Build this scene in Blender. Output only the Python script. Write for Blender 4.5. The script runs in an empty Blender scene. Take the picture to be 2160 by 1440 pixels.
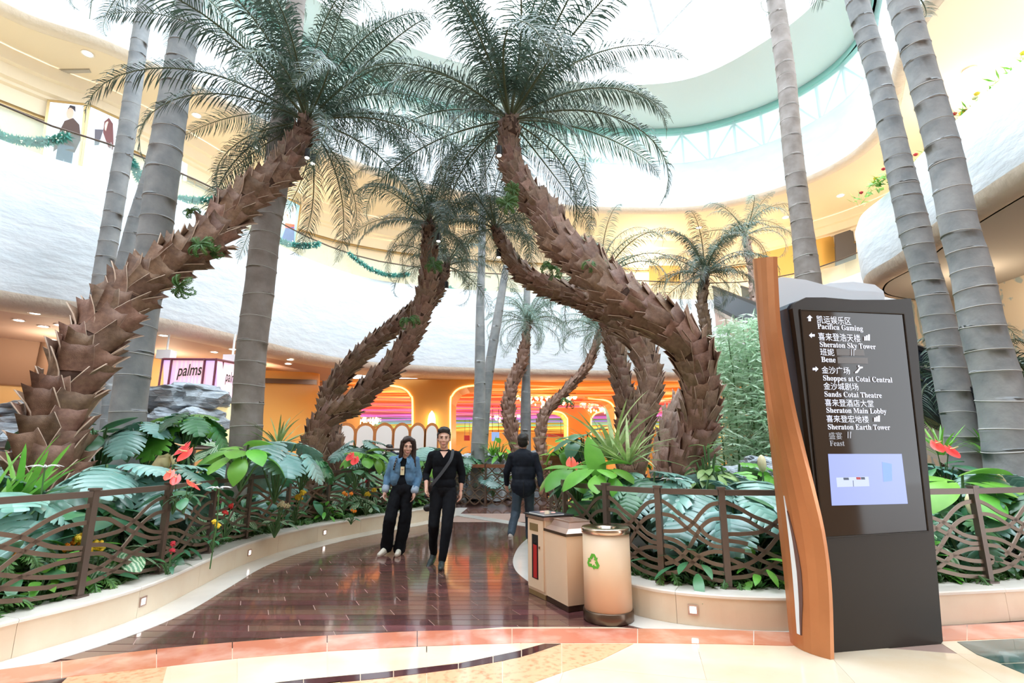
import bpy, bmesh, math, random
from mathutils import Vector, Matrix, noise, Euler
random.seed(7)
R = math.radians
SC = bpy.context.scene
COL = SC.collection

# ------------------------------------------------------------------ camera, world, exposure
F_PX, PITCH, EYE = 1093.0, R(12.1), 1.45
cam_d = bpy.data.cameras.new('camera'); cam = bpy.data.objects.new('camera', cam_d); COL.objects.link(cam)
cam_d.sensor_width = 36; cam_d.lens = 36 * F_PX / 2160; cam_d.clip_end = 300
cam.location = (0, 0, EYE); cam.rotation_euler = (R(90) + PITCH, 0, 0)
SC.camera = cam
W = bpy.data.worlds.new('sky'); SC.world = W; W.use_nodes = True
bg = W.node_tree.nodes['Background']; bg.inputs[0].default_value = (0.80, 0.91, 1.0, 1); bg.inputs[1].default_value = 3.6
SC.view_settings.view_transform = 'Standard'; SC.view_settings.look = 'None'
SC.view_settings.gamma = 1; SC.view_settings.use_curve_mapping = False
SC.view_settings.exposure = 1.22
SC.cycles.max_bounces = 7; SC.cycles.diffuse_bounces = 4; SC.cycles.glossy_bounces = 3
SC.cycles.transparent_max_bounces = 10; SC.cycles.transmission_bounces = 3
SC.cycles.caustics_reflective = False; SC.cycles.caustics_refractive = False
SC.cycles.sample_clamp_indirect = 6

def lamp(kind, loc, energy, col, size=1.0, rot=(0, 0, 0), sy=None, spread=None):
    d = bpy.data.lights.new('lamp', kind); d.energy = energy; d.color = col
    if kind == 'AREA':
        d.size = size
        if sy: d.shape = 'RECTANGLE'; d.size_y = sy
        if spread: d.spread = spread
    else: d.shadow_soft_size = size
    o = bpy.data.objects.new('ceiling_light_source', d); COL.objects.link(o); o.location = loc; o.rotation_euler = rot
    return o
WARM = (1.0, 0.80, 0.56)
# gallery lamps behind the balcony bands, shop lamps under the first ceiling, gaming hall lamps
for (x, y) in ((-17.5, 15.5), (-13.5, 19), (-11, 23), (-7, 27), (0, 29.5), (8, 29)):
    lamp('POINT', (x, y, 12.6), 130, WARM, .25)
lamp('POINT', (13.5, 27.2, 11.6), 70, WARM, .25)
lamp('POINT', (17.5, 22, 11.6), 50, WARM, .25)
for (x, y) in ((16, 16), (17, 11), (16, 6)):
    lamp('POINT', (x, y, 12.6), 110, WARM, .25)
for (x, y) in ((-16, 11), (-14, 15.5), (-12.5, 18.5), (-10.5, 21)):
    lamp('POINT', (x, y, 4.2), 40, WARM, .2)
for (x, y) in ((-6, 28), (2, 28), (10, 28), (-6, 35), (2, 35), (10, 35), (18, 33), (-2, 42), (8, 42)):
    lamp('POINT', (x, y, 2.9), 110, (1.0, .76, .46), .25)
for (x, y) in ((14, 10), (13, 14)):
    lamp('POINT', (x, y, 5.6), 40, WARM, .2)

# ------------------------------------------------------------------ measuring helpers (photo pixel -> place in the room)
cp_, sp_ = math.cos(PITCH), math.sin(PITCH)
def ray(px, py):
    x = (px - 1080) / F_PX; y = (720 - py) / F_PX
    return Vector((x, cp_ - y * sp_, sp_ + y * cp_))
def G(px, py, z=0.0):
    d = ray(px, py); t = (z - EYE) / d.z
    return Vector((d.x * t, d.y * t, z))
def PY(px, py, Y):
    d = ray(px, py); t = Y / d.y
    return Vector((d.x * t, Y, EYE + d.z * t))
def SZ(w, px, py, Y):           # size in metres of w pixels at that place
    d = ray(px, py); return w / F_PX * (Y / d.y)

# ------------------------------------------------------------------ materials
MATS = {}
def mat(name, c, c2=None, scale=4.0, rough=.5, metal=0.0, bump=0.0, bscale=None, coat=0.0, emit=None, es=1.0, kind='noise',
        detail=4, rand=0.0, lo=.35, hi=.65, spec=.5, stretch=None, trans=0.0, bdist=.02):
    if name in MATS: return MATS[name]
    m = bpy.data.materials.new(name); m.use_nodes = True; MATS[name] = m
    nt = m.node_tree; b = nt.nodes['Principled BSDF']
    b.inputs['Base Color'].default_value = (*c, 1); b.inputs['Roughness'].default_value = rough
    b.inputs['Metallic'].default_value = metal; b.inputs['Coat Weight'].default_value = coat
    b.inputs['Specular IOR Level'].default_value = spec
    if coat: b.inputs['Coat Roughness'].default_value = .06
    tc = nt.nodes.new('ShaderNodeTexCoord'); src = tc.outputs['Object']
    if stretch:
        mp = nt.nodes.new('ShaderNodeMapping'); mp.inputs['Scale'].default_value = stretch
        nt.links.new(src, mp.inputs[0]); src = mp.outputs[0]
    last = None
    if c2:
        if kind == 'noise':
            n = nt.nodes.new('ShaderNodeTexNoise'); n.inputs['Scale'].default_value = scale; n.inputs['Detail'].default_value = detail
            out = n.outputs['Fac']
        elif kind == 'wave':
            n = nt.nodes.new('ShaderNodeTexWave'); n.inputs['Scale'].default_value = scale; n.inputs['Distortion'].default_value = 6
            n.inputs['Detail'].default_value = 3; n.inputs['Detail Scale'].default_value = 1.3; out = n.outputs['Fac']
        else:
            n = nt.nodes.new('ShaderNodeTexVoronoi'); n.inputs['Scale'].default_value = scale; n.feature = 'DISTANCE_TO_EDGE' if kind == 'vein' else 'F1'
            out = n.outputs['Distance']
            if kind == 'vein':
                nz = nt.nodes.new('ShaderNodeTexNoise'); nz.inputs['Scale'].default_value = scale * .8; nz.inputs['Detail'].default_value = 6
                vm = nt.nodes.new('ShaderNodeVectorMath'); vm.operation = 'ADD'
                nt.links.new(src, nz.inputs['Vector']); nt.links.new(src, vm.inputs[0]); nt.links.new(nz.outputs['Color'], vm.inputs[1])
                nt.links.new(vm.outputs[0], n.inputs['Vector'])
        if kind != 'vein': nt.links.new(src, n.inputs['Vector'])
        r = nt.nodes.new('ShaderNodeValToRGB'); r.color_ramp.elements[0].position = lo; r.color_ramp.elements[1].position = hi
        r.color_ramp.elements[0].color = (*c, 1); r.color_ramp.elements[1].color = (*c2, 1)
        nt.links.new(out, r.inputs[0]); last = r.outputs[0]
    if rand:
        oi = nt.nodes.new('ShaderNodeObjectInfo'); hs = nt.nodes.new('ShaderNodeHueSaturation')
        mr = nt.nodes.new('ShaderNodeMapRange'); mr.inputs['To Min'].default_value = 1 - rand; mr.inputs['To Max'].default_value = 1 + rand
        nt.links.new(oi.outputs['Random'], mr.inputs[0]); nt.links.new(mr.outputs[0], hs.inputs['Value'])
        mr2 = nt.nodes.new('ShaderNodeMapRange'); mr2.inputs['To Min'].default_value = .5 - rand * .06; mr2.inputs['To Max'].default_value = .5 + rand * .06
        mm = nt.nodes.new('ShaderNodeMath'); mm.operation = 'FRACT'; ml = nt.nodes.new('ShaderNodeMath'); ml.operation = 'MULTIPLY'; ml.inputs[1].default_value = 7.3
        nt.links.new(oi.outputs['Random'], ml.inputs[0]); nt.links.new(ml.outputs[0], mm.inputs[0]); nt.links.new(mm.outputs[0], mr2.inputs[0])
        nt.links.new(mr2.outputs[0], hs.inputs['Hue'])
        if last: nt.links.new(last, hs.inputs['Color'])
        else: hs.inputs['Color'].default_value = (*c, 1)
        last = hs.outputs[0]
    if last: nt.links.new(last, b.inputs['Base Color'])
    if bump:
        n2 = nt.nodes.new('ShaderNodeTexNoise'); n2.inputs['Scale'].default_value = bscale or scale * 4; n2.inputs['Detail'].default_value = 5
        nt.links.new(src, n2.inputs['Vector'])
        bp = nt.nodes.new('ShaderNodeBump'); bp.inputs['Strength'].default_value = bump; bp.inputs['Distance'].default_value = bdist
        nt.links.new(n2.outputs['Fac'], bp.inputs['Height']); nt.links.new(bp.outputs[0], b.inputs['Normal'])
    if emit:
        b.inputs['Emission Color'].default_value = (*emit, 1); b.inputs['Emission Strength'].default_value = es * .47
    if trans:
        tr = nt.nodes.new('ShaderNodeBsdfTranslucent'); mx = nt.nodes.new('ShaderNodeMixShader'); mx.inputs[0].default_value = trans
        if last: nt.links.new(last, tr.inputs[0])
        else: tr.inputs[0].default_value = (*c, 1)
        nt.links.new(b.outputs[0], mx.inputs[1]); nt.links.new(tr.outputs[0], mx.inputs[2])
        nt.links.new(mx.outputs[0], nt.nodes['Material Output'].inputs[0])
    return m

def glass(name, tint, op=.12, rough=.02):
    if name in MATS: return MATS[name]
    m = bpy.data.materials.new(name); m.use_nodes = True; MATS[name] = m; nt = m.node_tree
    b = nt.nodes['Principled BSDF']; b.inputs['Base Color'].default_value = (*tint, 1); b.inputs['Roughness'].default_value = rough
    t = nt.nodes.new('ShaderNodeBsdfTransparent'); t.inputs[0].default_value = (*[min(1, .6 + .4 * v) for v in tint], 1)
    mx = nt.nodes.new('ShaderNodeMixShader'); mx.inputs[0].default_value = op
    nt.links.new(t.outputs[0], mx.inputs[1]); nt.links.new(b.outputs[0], mx.inputs[2]); nt.links.new(mx.outputs[0], nt.nodes['Material Output'].inputs[0])
    return m

M = dict(
    relief=mat('white_wave_relief', (.70, .735, .77), (.62, .67, .71), scale=.9, rough=.75, bump=.35, bscale=1.6, stretch=(1, 1, 2.6), bdist=.12),
    white=mat('white_paint', (.86, .87, .87), rough=.7),
    lip=mat('peach_plaster_lip', (.80, .70, .58), rough=.8, bump=.5, bscale=3, bdist=.1),
    peach=mat('peach_ceiling_paint', (.62, .46, .40), rough=.7),
    beige=mat('beige_ceiling_paint', (.84, .72, .54), rough=.8),
    cream=mat('cream_wall_paint', (.86, .74, .56), rough=.7),
    mint=mat('pale_mint_paint', (.70, .80, .77), rough=.7),
    teal=mat('teal_trim', (.35, .66, .60), rough=.5),
    grey_soffit=mat('grey_soffit_paint', (.50, .47, .43), rough=.8),
    ochre=mat('ochre_wall', (.48, .31, .22), rough=.6),
    yellowwall=mat('yellow_wall', (.86, .58, .26), rough=.6),
    orange=mat('orange_lacquer', (.90, .47, .11), rough=.45),
    marble=mat('cream_marble', (.80, .68, .52), (.72, .56, .40), scale=1.6, rough=.28, kind='noise', detail=8, bump=.05),
    marble_top=mat('pale_marble_coping', (.84, .78, .70), (.76, .68, .60), scale=2.5, rough=.35, detail=8),
    marble_cream=mat('warm_cream_marble', (.86, .73, .56), (.80, .60, .40), scale=1.4, rough=.12, detail=8, coat=.4, rand=.06),
    marble_white=mat('white_marble_strip', (.80, .76, .70), (.72, .68, .63), scale=2.2, rough=.16, detail=8, coat=.3),
    marble_red=mat('rosso_marble', (.62, .21, .12), (.80, .48, .36), scale=3.5, rough=.12, detail=10, coat=.4, lo=.45, hi=.8, rand=.08),
    marble_orange=mat('orange_granular_marble', (.85, .46, .26), (.62, .24, .11), scale=22, rough=.14, detail=6, coat=.4, lo=.5, hi=.75),
    marble_brown=mat('dark_brown_marble', (.07, .022, .022), (.16, .06, .05), scale=4, rough=.1, coat=.5, lo=.55, hi=.9, rand=.2),
    marble_green=mat('green_marble', (.02, .08, .07), (.28, .36, .34), scale=4, rough=.1, coat=.5, kind='noise', detail=10, lo=.5, hi=.8),
    subfloor=mat('pale_joint_filler', (.42, .28, .23), rough=.4),
    plank=mat('dark_red_wood', (.17, .075, .062), (.11, .045, .038), scale=1.2, rough=.16, stretch=(1, 12, 1), coat=.6, rand=.35),
    brownfloor=mat('polished_brown_stone', (.22, .10, .075), (.16, .07, .055), scale=2, rough=.14, coat=.5),
    bronze=mat('bronze_metal_paint', (.15, .11, .09), rough=.42, metal=.5, bump=.02),
    bronze_bar=mat('bronze_flat_bar', (.19, .135, .10), rough=.4, metal=.5),
    wood_rail=mat('reddish_wood_rail', (.32, .12, .06), (.22, .08, .04), scale=2, rough=.35, stretch=(1, 8, 8)),
    copper=mat('copper_paint', (.52, .21, .085), (.47, .18, .07), scale=3, rough=.33, metal=.45),
    kiosk=mat('dark_brown_satin_metal', (.030, .021, .015), rough=.42, metal=.1, spec=.22),
    kioskside=mat('blue_grey_side_metal', (.10, .12, .16), rough=.3, metal=.6),
    kioskwhite=mat('pale_kiosk_panel', (.70, .75, .80), rough=.4),
    screen=mat('dark_glass_screen', (.022, .014, .009), rough=.05, spec=.22, emit=(.06, .036, .022), es=.35),
    lcd=mat('lit_lcd', (.02, .02, .03), rough=.2, spec=.2, emit=(.40, .47, .88), es=1.0),
    txt=mat('lit_letters', (.05, .05, .05), rough=.4, emit=(.80, .83, 1.0), es=1.3),
    txtdim=mat('dim_lit_letters', (.05, .05, .05), rough=.4, emit=(.45, .45, .5), es=.8),
    bincream=mat('cream_enamel', (.80, .60, .42), (.76, .55, .37), scale=1, rough=.38),
    steel=mat('warm_brushed_steel', (.55, .42, .32), rough=.2, metal=1),
    darksteel=mat('dark_plinth_steel', (.16, .11, .08), rough=.3, metal=.9),
    rosemetal=mat('rose_satin_metal', (.62, .45, .38), rough=.3, metal=.7),
    gold=mat('brass_plate', (.45, .32, .15), rough=.35, metal=.7),
    black=mat('black_plastic', (.01, .01, .012), rough=.4),
    red=mat('red_enamel', (.45, .02, .02), rough=.35),
    greenprint=mat('green_print', (.10, .42, .03), rough=.5),
    boot=mat('brown_leaf_base', (.185, .098, .062), (.28, .16, .105), scale=6, rough=.5, bump=.35, bscale=40, rand=.22, spec=.5, trans=.1),
    bootedge=mat('pale_torn_edge', (.50, .36, .27), rough=.7),
    trunkcore=mat('dark_fibre_trunk', (.07, .035, .022), rough=.9, bump=.6, bscale=20),
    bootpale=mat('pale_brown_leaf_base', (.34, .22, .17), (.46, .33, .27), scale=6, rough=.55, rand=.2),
    royal=mat('grey_ringed_bark', (.20, .21, .22), (.31, .31, .31), scale=3, rough=.7, bump=.4, bscale=9),
    royal2=mat('brown_grey_ringed_bark', (.20, .165, .145), (.30, .26, .24), scale=3, rough=.7, bump=.35, bscale=9),
    ring=mat('pale_bark_ring', (.44, .42, .40), rough=.8),
    frond=mat('dark_palm_green', (.040, .085, .062), (.10, .165, .125), scale=1.5, rough=.3, rand=.3, trans=.18, spec=.8),
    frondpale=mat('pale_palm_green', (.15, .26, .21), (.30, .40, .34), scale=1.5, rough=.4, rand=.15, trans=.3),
    rachis=mat('olive_rachis', (.10, .12, .06), rough=.5),
    leafdark=mat('deep_green_leaf', (.045, .17, .07), (.085, .26, .11), scale=3, rough=.33, rand=.4, trans=.15, spec=.8),
    leafblue=mat('blue_green_leaf', (.13, .30, .25), (.28, .45, .41), scale=3, rough=.28, rand=.35, trans=.1, spec=.9),
    leafbright=mat('bright_green_leaf', (.15, .42, .05), (.25, .56, .09), scale=3, rough=.35, rand=.25, trans=.25),
    leafvar=mat('cream_striped_leaf', (.09, .26, .10), (.52, .62, .42), scale=9, rough=.35, rand=.2, kind='wave', lo=.4, hi=.8, trans=.15),
    leafstrap=mat('yellow_edged_leaf', (.20, .34, .10), (.48, .58, .26), scale=6, rough=.4, rand=.2, trans=.2),
    leaffern=mat('fern_green', (.045, .13, .02), (.09, .21, .04), scale=5, rough=.5, rand=.3, trans=.2),
    stem=mat('green_stem', (.07, .16, .05), rough=.5),
    redspathe=mat('waxy_red_flower', (.80, .05, .035), (.9, .12, .08), scale=6, rough=.25, rand=.12),
    spadix=mat('cream_spadix', (.85, .65, .35), rough=.5),
    yellow=mat('yellow_flower', (.85, .52, .02), (.9, .66, .06), scale=30, rough=.6, rand=.1),
    orangef=mat('orange_flower', (.85, .20, .01), (.9, .34, .03), scale=30, rough=.6, rand=.1),
    redf=mat('crimson_flower', (.55, .01, .03), (.7, .05, .06), scale=30, rough=.6, rand=.1),
    creamf=mat('cream_flower', (.78, .66, .38), (.85, .76, .5), scale=30, rough=.6, rand=.1),
    soil=mat('dark_soil', (.030, .025, .018), rough=.95, bump=.6, bscale=14),
    rock=mat('grey_rock', (.28, .32, .36), (.52, .57, .62), scale=2.2, rough=.75, bump=.7, bscale=7, detail=8, stretch=(1, 1, 3), bdist=.08),
    garland=mat('teal_tinsel', (.05, .30, .25), (.14, .42, .35), scale=8, rough=.5),
    bauble=mat('fairy_light', (1, .9, .7), emit=(1, .85, .6), es=3),
    down=mat('lit_downlight', (1, 1, 1), emit=(1, .93, .82), es=6),
    trimw=mat('downlight_trim', (.7, .66, .6), rough=.5),
    glow=mat('warm_light_strip', (1, .8, .5), emit=(1.0, .62, .22), es=2.2),
    glass=glass('clear_balustrade_glass', (.80, .93, .90), .10),
    glasst=glass('pale_teal_glass', (.62, .80, .82), .62, .1),
    steelw=mat('painted_steel_lattice', (.72, .78, .82), rough=.5),
    skin=mat('skin', (.66, .39, .29), (.60, .33, .24), scale=6, rough=.5),
    hair=mat('black_hair', (.014, .011, .010), rough=.42, bump=.3, bscale=40, stretch=(3, 3, .4)),
    hairb=mat('dark_brown_hair', (.030, .014, .011), rough=.42, bump=.3, bscale=40, stretch=(3, 3, .4)),
    knit=mat('black_knit', (.007, .008, .011), rough=.85, spec=.12, bump=.15, bscale=60),
    trousers=mat('black_trousers', (.009, .010, .013), rough=.8, spec=.12, bump=.2, bscale=10),
    denim=mat('blue_denim', (.07, .17, .30), (.14, .27, .42), scale=9, rough=.8, bump=.3, bscale=12, lo=.3, hi=.75),
    denimcuff=mat('pale_denim_cuff', (.34, .42, .52), rough=.8),
    blazer=mat('dark_navy_blazer', (.016, .020, .030), rough=.55, spec=.12, bump=.2, bscale=5),
    navytrouser=mat('slate_blue_trousers', (.035, .055, .080), rough=.75, bump=.2, bscale=8),
    shoe_w=mat('off_white_sneaker', (.72, .66, .56), rough=.5),
    shoe_g=mat('dark_sneaker', (.02, .03, .03), rough=.5),
    shoe_acc=mat('green_sneaker_trim', (.06, .32, .05), rough=.5),
    shoe_t=mat('taupe_shoe_sole', (.42, .36, .32), rough=.6),
    lips=mat('lips', (.48, .16, .14), rough=.4),
    eye=mat('dark_eye', (.015, .01, .01), rough=.2),
)

# ------------------------------------------------------------------ mesh helpers
def link_mesh(name, verts, faces, m, parent=None, smooth=False):
    me = bpy.data.meshes.new(name); me.from_pydata([tuple(v) for v in verts], [], faces); me.update()
    if smooth: me.polygons.foreach_set('use_smooth', [True] * len(me.polygons))
    mm = m if isinstance(m, list) else [m]
    for x in mm: me.materials.append(x)
    o = bpy.data.objects.new(name, me); COL.objects.link(o)
    if parent: o.parent = parent
    return o
def tag(o, label=None, cat=None, group=None, kind=None):
    if label: o['label'] = label
    if cat: o['category'] = cat
    if group: o['group'] = group
    if kind: o['kind'] = kind
    return o
def empty(name, loc=(0, 0, 0), rz=0, label=None, cat=None, group=None):
    o = bpy.data.objects.new(name, None); COL.objects.link(o); o.location = loc; o.rotation_euler = (0, 0, rz); o.empty_display_size = .1
    return tag(o, label, cat, group)
def inst(src, name, mtx, parent=None):           # another object on the same mesh
    o = bpy.data.objects.new(name, src.data if hasattr(src, 'data') and not isinstance(src, bpy.types.Mesh) else src)
    COL.objects.link(o)
    if parent: o.parent = parent
    o.matrix_basis = mtx
    return o
def clone(root, loc, rz=0, sc=1.0, label=None, cat=None, group=None, tilt=None):
    r = root.copy(); COL.objects.link(r); r.location = loc; r.rotation_euler = (tilt[0] if tilt else 0, tilt[1] if tilt else 0, rz)
    r.scale = (sc, sc, sc) if not isinstance(sc, tuple) else sc
    if label: r['label'] = label
    if cat: r['category'] = cat
    if group: r['group'] = group
    elif 'group' in r: del r['group']
    for ch in list(root.children):
        c = ch.copy(); COL.objects.link(c); c.parent = r
        for g in list(ch.children):
            d = g.copy(); COL.objects.link(d); d.parent = c
    return r

class MB:
    def __init__(s): s.v = []; s.f = []; s.m = []; s.mi = 0
    def add(s, vs, fs):
        n = len(s.v); s.v += [Vector(v) for v in vs]; s.f += [tuple(i + n for i in f) for f in fs]; s.m += [s.mi] * len(fs); return s
    def box(s, c, d, rz=0, mtx=None):
        x, y, z = d[0] / 2, d[1] / 2, d[2] / 2
        vs = [Vector((a, b, e)) for a in (-x, x) for b in (-y, y) for e in (-z, z)]
        rm = mtx or Matrix.Rotation(rz, 3, 'Z'); c = Vector(c)
        return s.add([rm @ v + c for v in vs], [(0, 1, 3, 2), (4, 6, 7, 5), (0, 4, 5, 1), (2, 3, 7, 6), (0, 2, 6, 4), (1, 5, 7, 3)])
    def rings(s, rings, cap=True, closed=True):
        n = len(rings[0]); base = len(s.v)
        for r in rings: s.v += [Vector(v) for v in r]
        fs = []
        for i in range(len(rings) - 1):
            for j in range(n if closed else n - 1):
                a = base + i * n + j; b = base + i * n + (j + 1) % n
                fs.append((a, b, b + n, a + n))
        if cap and closed:
            fs.append(tuple(base + j for j in range(n - 1, -1, -1))); fs.append(tuple(base + (len(rings) - 1) * n + j for j in range(n)))
        s.f += fs; s.m += [s.mi] * len(fs); return s
    def tube(s, pts, rad, n=8, cap=True):
        pts = [Vector(p) for p in pts]
        rads = rad if isinstance(rad, (list, tuple)) else [rad] * len(pts)
        rr = []; up = None
        for i, p in enumerate(pts):
            t = (pts[min(i + 1, len(pts) - 1)] - pts[max(i - 1, 0)]).normalized()
            if up is None: up = Vector((0, 0, 1)) if abs(t.z) < .9 else Vector((1, 0, 0))
            a = t.cross(up).normalized(); b = a.cross(t).normalized(); up = b
            rr.append([p + (a * math.cos(2 * math.pi * k / n) + b * math.sin(2 * math.pi * k / n)) * rads[i] for k in range(n)])
        return s.rings(rr, cap)
    def bar(s, pts, w, h, nrm):       # flat bar swept in a plane whose normal is nrm; h = size in plane, w = along nrm
        pts = [Vector(p) for p in pts]; nrm = Vector(nrm).normalized(); rr = []
        for i, p in enumerate(pts):
            t = (pts[min(i + 1, len(pts) - 1)] - pts[max(i - 1, 0)]).normalized()
            b = nrm.cross(t).normalized() * h / 2; a = nrm * w / 2
            rr.append([p - a - b, p + a - b, p + a + b, p - a + b])
        return s.rings(rr)
    def lathe(s, prof, c=(0, 0, 0), n=24):
        c = Vector(c); rr = [[c + Vector((r * math.cos(2 * math.pi * k / n), r * math.sin(2 * math.pi * k / n), z)) for k in range(n)] for r, z in prof]
        return s.rings(rr, cap=True)
    def prism(s, poly, h):            # poly of 3-d points, extruded by vector h
        n = len(poly); h = Vector(h); vs = [Vector(p) for p in poly]; vs += [v + h for v in vs]
        fs = [tuple(range(n - 1, -1, -1)), tuple(range(n, 2 * n))] + [(i, (i + 1) % n, (i + 1) % n + n, i + n) for i in range(n)]
        return s.add(vs, fs)
    def build(s, name, m, parent=None, smooth=False):
        o = link_mesh(name, s.v, s.f, m, parent, smooth)
        if any(s.m): o.data.polygons.foreach_set('material_index', s.m)
        return o

def spline(pts, n):
    pts = [Vector(p) for p in pts]; P = [pts[0] * 2 - pts[1]] + pts + [pts[-1] * 2 - pts[-2]]; out = []
    for i in range(1, len(P) - 2):
        for k in range(n):
            t = k / n; a, b, c, d = P[i - 1], P[i], P[i + 1], P[i + 2]
            out.append(.5 * ((2 * b) + (c - a) * t + (2 * a - 5 * b + 4 * c - d) * t * t + (3 * b - a - 3 * c + d) * t ** 3))
    out.append(pts[-1]); return out
def resample(pts, step):
    out = [pts[0].copy()]; acc = 0
    for a, b in zip(pts, pts[1:]):
        d = (b - a).length; pos = step - acc
        while pos <= d: out.append(a.lerp(b, pos / d)); pos += step
        acc = (acc + d) % step if d + acc >= step else acc + d
    return out
def normals2(pts, side=1):
    out = []
    for i in range(len(pts)):
        t = pts[min(i + 1, len(pts) - 1)] - pts[max(i - 1, 0)]; out.append(Vector((-t.y, t.x, 0)).normalized() * side)
    return out
def sweep(name, curve, nrm, prof, m, parent=None, smooth=True):     # prof: (offset along normal, z)
    mb = MB(); rr = [[Vector((p.x + n.x * a, p.y + n.y * a, z)) for a, z in prof] for p, n in zip(curve, nrm)]
    mb.rings(rr, closed=False); return mb.build(name, m, parent, smooth)
def slab(name, poly, z0, z1, m, parent=None):
    mb = MB(); mb.prism([Vector((p[0], p[1], z0)) for p in poly], (0, 0, z1 - z0)); o = mb.build(name, m, parent); return o

TMP = bpy.data.scenes.new('tmp_eval')
def evaluate(o):            # bake an object's modifiers / text outline into a plain mesh
    TMP.collection.objects.link(o); vl = TMP.view_layers[0]; vl.update(); dg = vl.depsgraph
    me = bpy.data.meshes.new_from_object(o.evaluated_get(dg)); bpy.data.objects.remove(o); return me
ORD = ['first', 'second', 'third', 'fourth', 'fifth', 'sixth', 'seventh', 'eighth', 'ninth', 'tenth', 'eleventh', 'twelfth', 'thirteenth', 'fourteenth', 'fifteenth', 'sixteenth']
# ------------------------------------------------------------------ SETTING: floors
S = 'structure'
def V2(l): return [Vector((a, b, 0)) for a, b in l]
floor = slab('floor', [(-34, -9), (34, -9), (34, 62), (-34, 62)], -.3, 0, M['brownfloor']); tag(floor, kind=S)
lfl = slab('floor_lobby', [(-6, 0.6), (9, 0.6), (9, 5.2), (2.2, 4.8), (0.1, 4.79), (-1.6, 4.5), (-3.5, 3.95), (-6, 3.3)], 0, .003, M['subfloor']); tag(lfl, kind=S)
# cream marble tiles of the lobby, laid on a turned grid
ca = R(-14)
for i in range(-6, 12):
    for j in range(-6, 7):
        u, v = i * .92, j * .92; x = 1.6 + u * math.cos(ca) - v * math.sin(ca); y = 3.2 + u * math.sin(ca) + v * math.cos(ca)
        if not (-4.4 < x < 6.5 and 1.2 < y < 4.7): continue
        q = [Vector((x + a * math.cos(ca) - b * math.sin(ca), y + a * math.sin(ca) + b * math.cos(ca), .003)) for a, b in ((-.459, -.459), (.459, -.459), (.459, .459), (-.459, .459))]
        for (ax, ay), (bx, by) in (((-3.5, 3.98), (.1, 4.84)), ((-9, 4.80), (9, 4.80))):
            out = []
            for a_, b_ in zip(q, q[1:] + q[:1]):
                fa = (bx - ax) * (a_.y - ay) - (by - ay) * (a_.x - ax); fb = (bx - ax) * (b_.y - ay) - (by - ay) * (b_.x - ax)
                if fa <= 0: out.append(a_)
                if fa * fb < 0: out.append(a_.lerp(b_, fa / (fa - fb)))
            q = out
            if len(q) < 3: break
        if len(q) >= 3: MB().prism(q, (0, 0, .003)).build('marble_tile', M['marble_cream'], lfl)
def inlay(name, pts, m, z=.006, h=.004, parent=lfl):
    q = [G(a, b, z) for a, b in pts]
    return MB().prism(q, (0, 0, h)).build(name, m, parent)
def lerp_px(pl, t):
    n = len(pl) - 1; k = min(int(t * n), n - 1); f = t * n - k; a, b = pl[k], pl[k + 1]
    return (a[0] + (b[0] - a[0]) * f, a[1] + (b[1] - a[1]) * f)
def interp(pl, x):
    if x <= pl[0][0]: a, b = pl[0], pl[1]
    else:
        for a, b in zip(pl, pl[1:]):
            if a[0] <= x <= b[0]: break
    return a[1] + (b[1] - a[1]) * (x - a[0]) / (b[0] - a[0])
def band(name, top, bot, cuts, ms, z=.006):
    for i, (x0, x1) in enumerate(zip(cuts, cuts[1:])):
        n = max(2, int((x1 - x0) / 60)); xs = [x0 + 1 + (x1 - x0 - 2) * k / n for k in range(n + 1)]
        inlay(name, [(x, interp(top, x)) for x in xs] + [(x, interp(bot, x)) for x in reversed(xs)], ms[i % len(ms)], z)
red_t = [(-120, 1430), (0, 1413), (112, 1398), (214, 1384), (305, 1372), (428, 1360), (631, 1344), (866, 1332), (1100, 1326), (1339, 1326), (1539, 1329), (1665, 1334), (1989, 1321), (2160, 1312), (2300, 1306)]
red_b = [(-120, 1462), (0, 1446), (143, 1428), (356, 1405), (509, 1388), (713, 1372), (896, 1363), (1100, 1356), (1339, 1356), (1517, 1358), (1665, 1362), (1989, 1352), (2160, 1345), (2300, 1340)]
band('marble_slab', red_t, red_b, [-120, 130, 330, 490, 690, 880, 1080, 1345, 1590, 1800, 2040, 2300], [M['marble_red']])
inlay('marble_slab', [(143, 1429), (352, 1407), (343, 1440), (330, 1520), (60, 1560), (100, 1470)], M['marble_orange'])
inlay('marble_slab', [(20, 1445), (141, 1430), (98, 1470), (40, 1570), (-60, 1570)], M['marble_brown'])
arc_t = [(200, 1500), (611, 1436), (810, 1418), (967, 1400), (1100, 1372), (1150, 1358)]
arc_b = [(200, 1516), (652, 1446), (815, 1430), (967, 1411), (1100, 1387), (1184, 1358)]
creamt = [(x, interp(red_b, x) + 1) for x in (358, 509, 713, 896, 1100)]
for a, b in zip([358, 500, 690, 900], [500, 690, 900, 1098]):
    xs = [a + 1, (a + b) / 2, b - 1]
    inlay('marble_slab', [(x, interp(red_b, x) + 1) for x in xs] + [(x, interp(arc_t, x)) for x in reversed(xs)], M['marble_cream'])
inlay('marble_slab', [(1100, 1357), (1149, 1357), (1100, 1371)], M['marble_cream'])
band('marble_slab', arc_t[:-1] + [(1110, 1370)], arc_b, [300, 640, 760, 830, 967, 1040, 1100], [M['marble_brown']])
inlay('marble_slab', [(1101, 1371), (1150, 1358), (1183, 1358), (1101, 1386)], M['marble_brown'])
edge = [(700, 1560), (940, 1490), (1122, 1441), (1183, 1419), (1267, 1392), (1338, 1357)]
for a, b in ((720, 900), (900, 1060), (1060, 1185)):
    xs = [a + 1, (a + b) / 2, b - 1]
    inlay('marble_slab', [(x, interp(arc_b, x) + 1) for x in xs] + [(x, interp(edge, x)) for x in reversed(xs)], M['marble_orange'])
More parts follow.
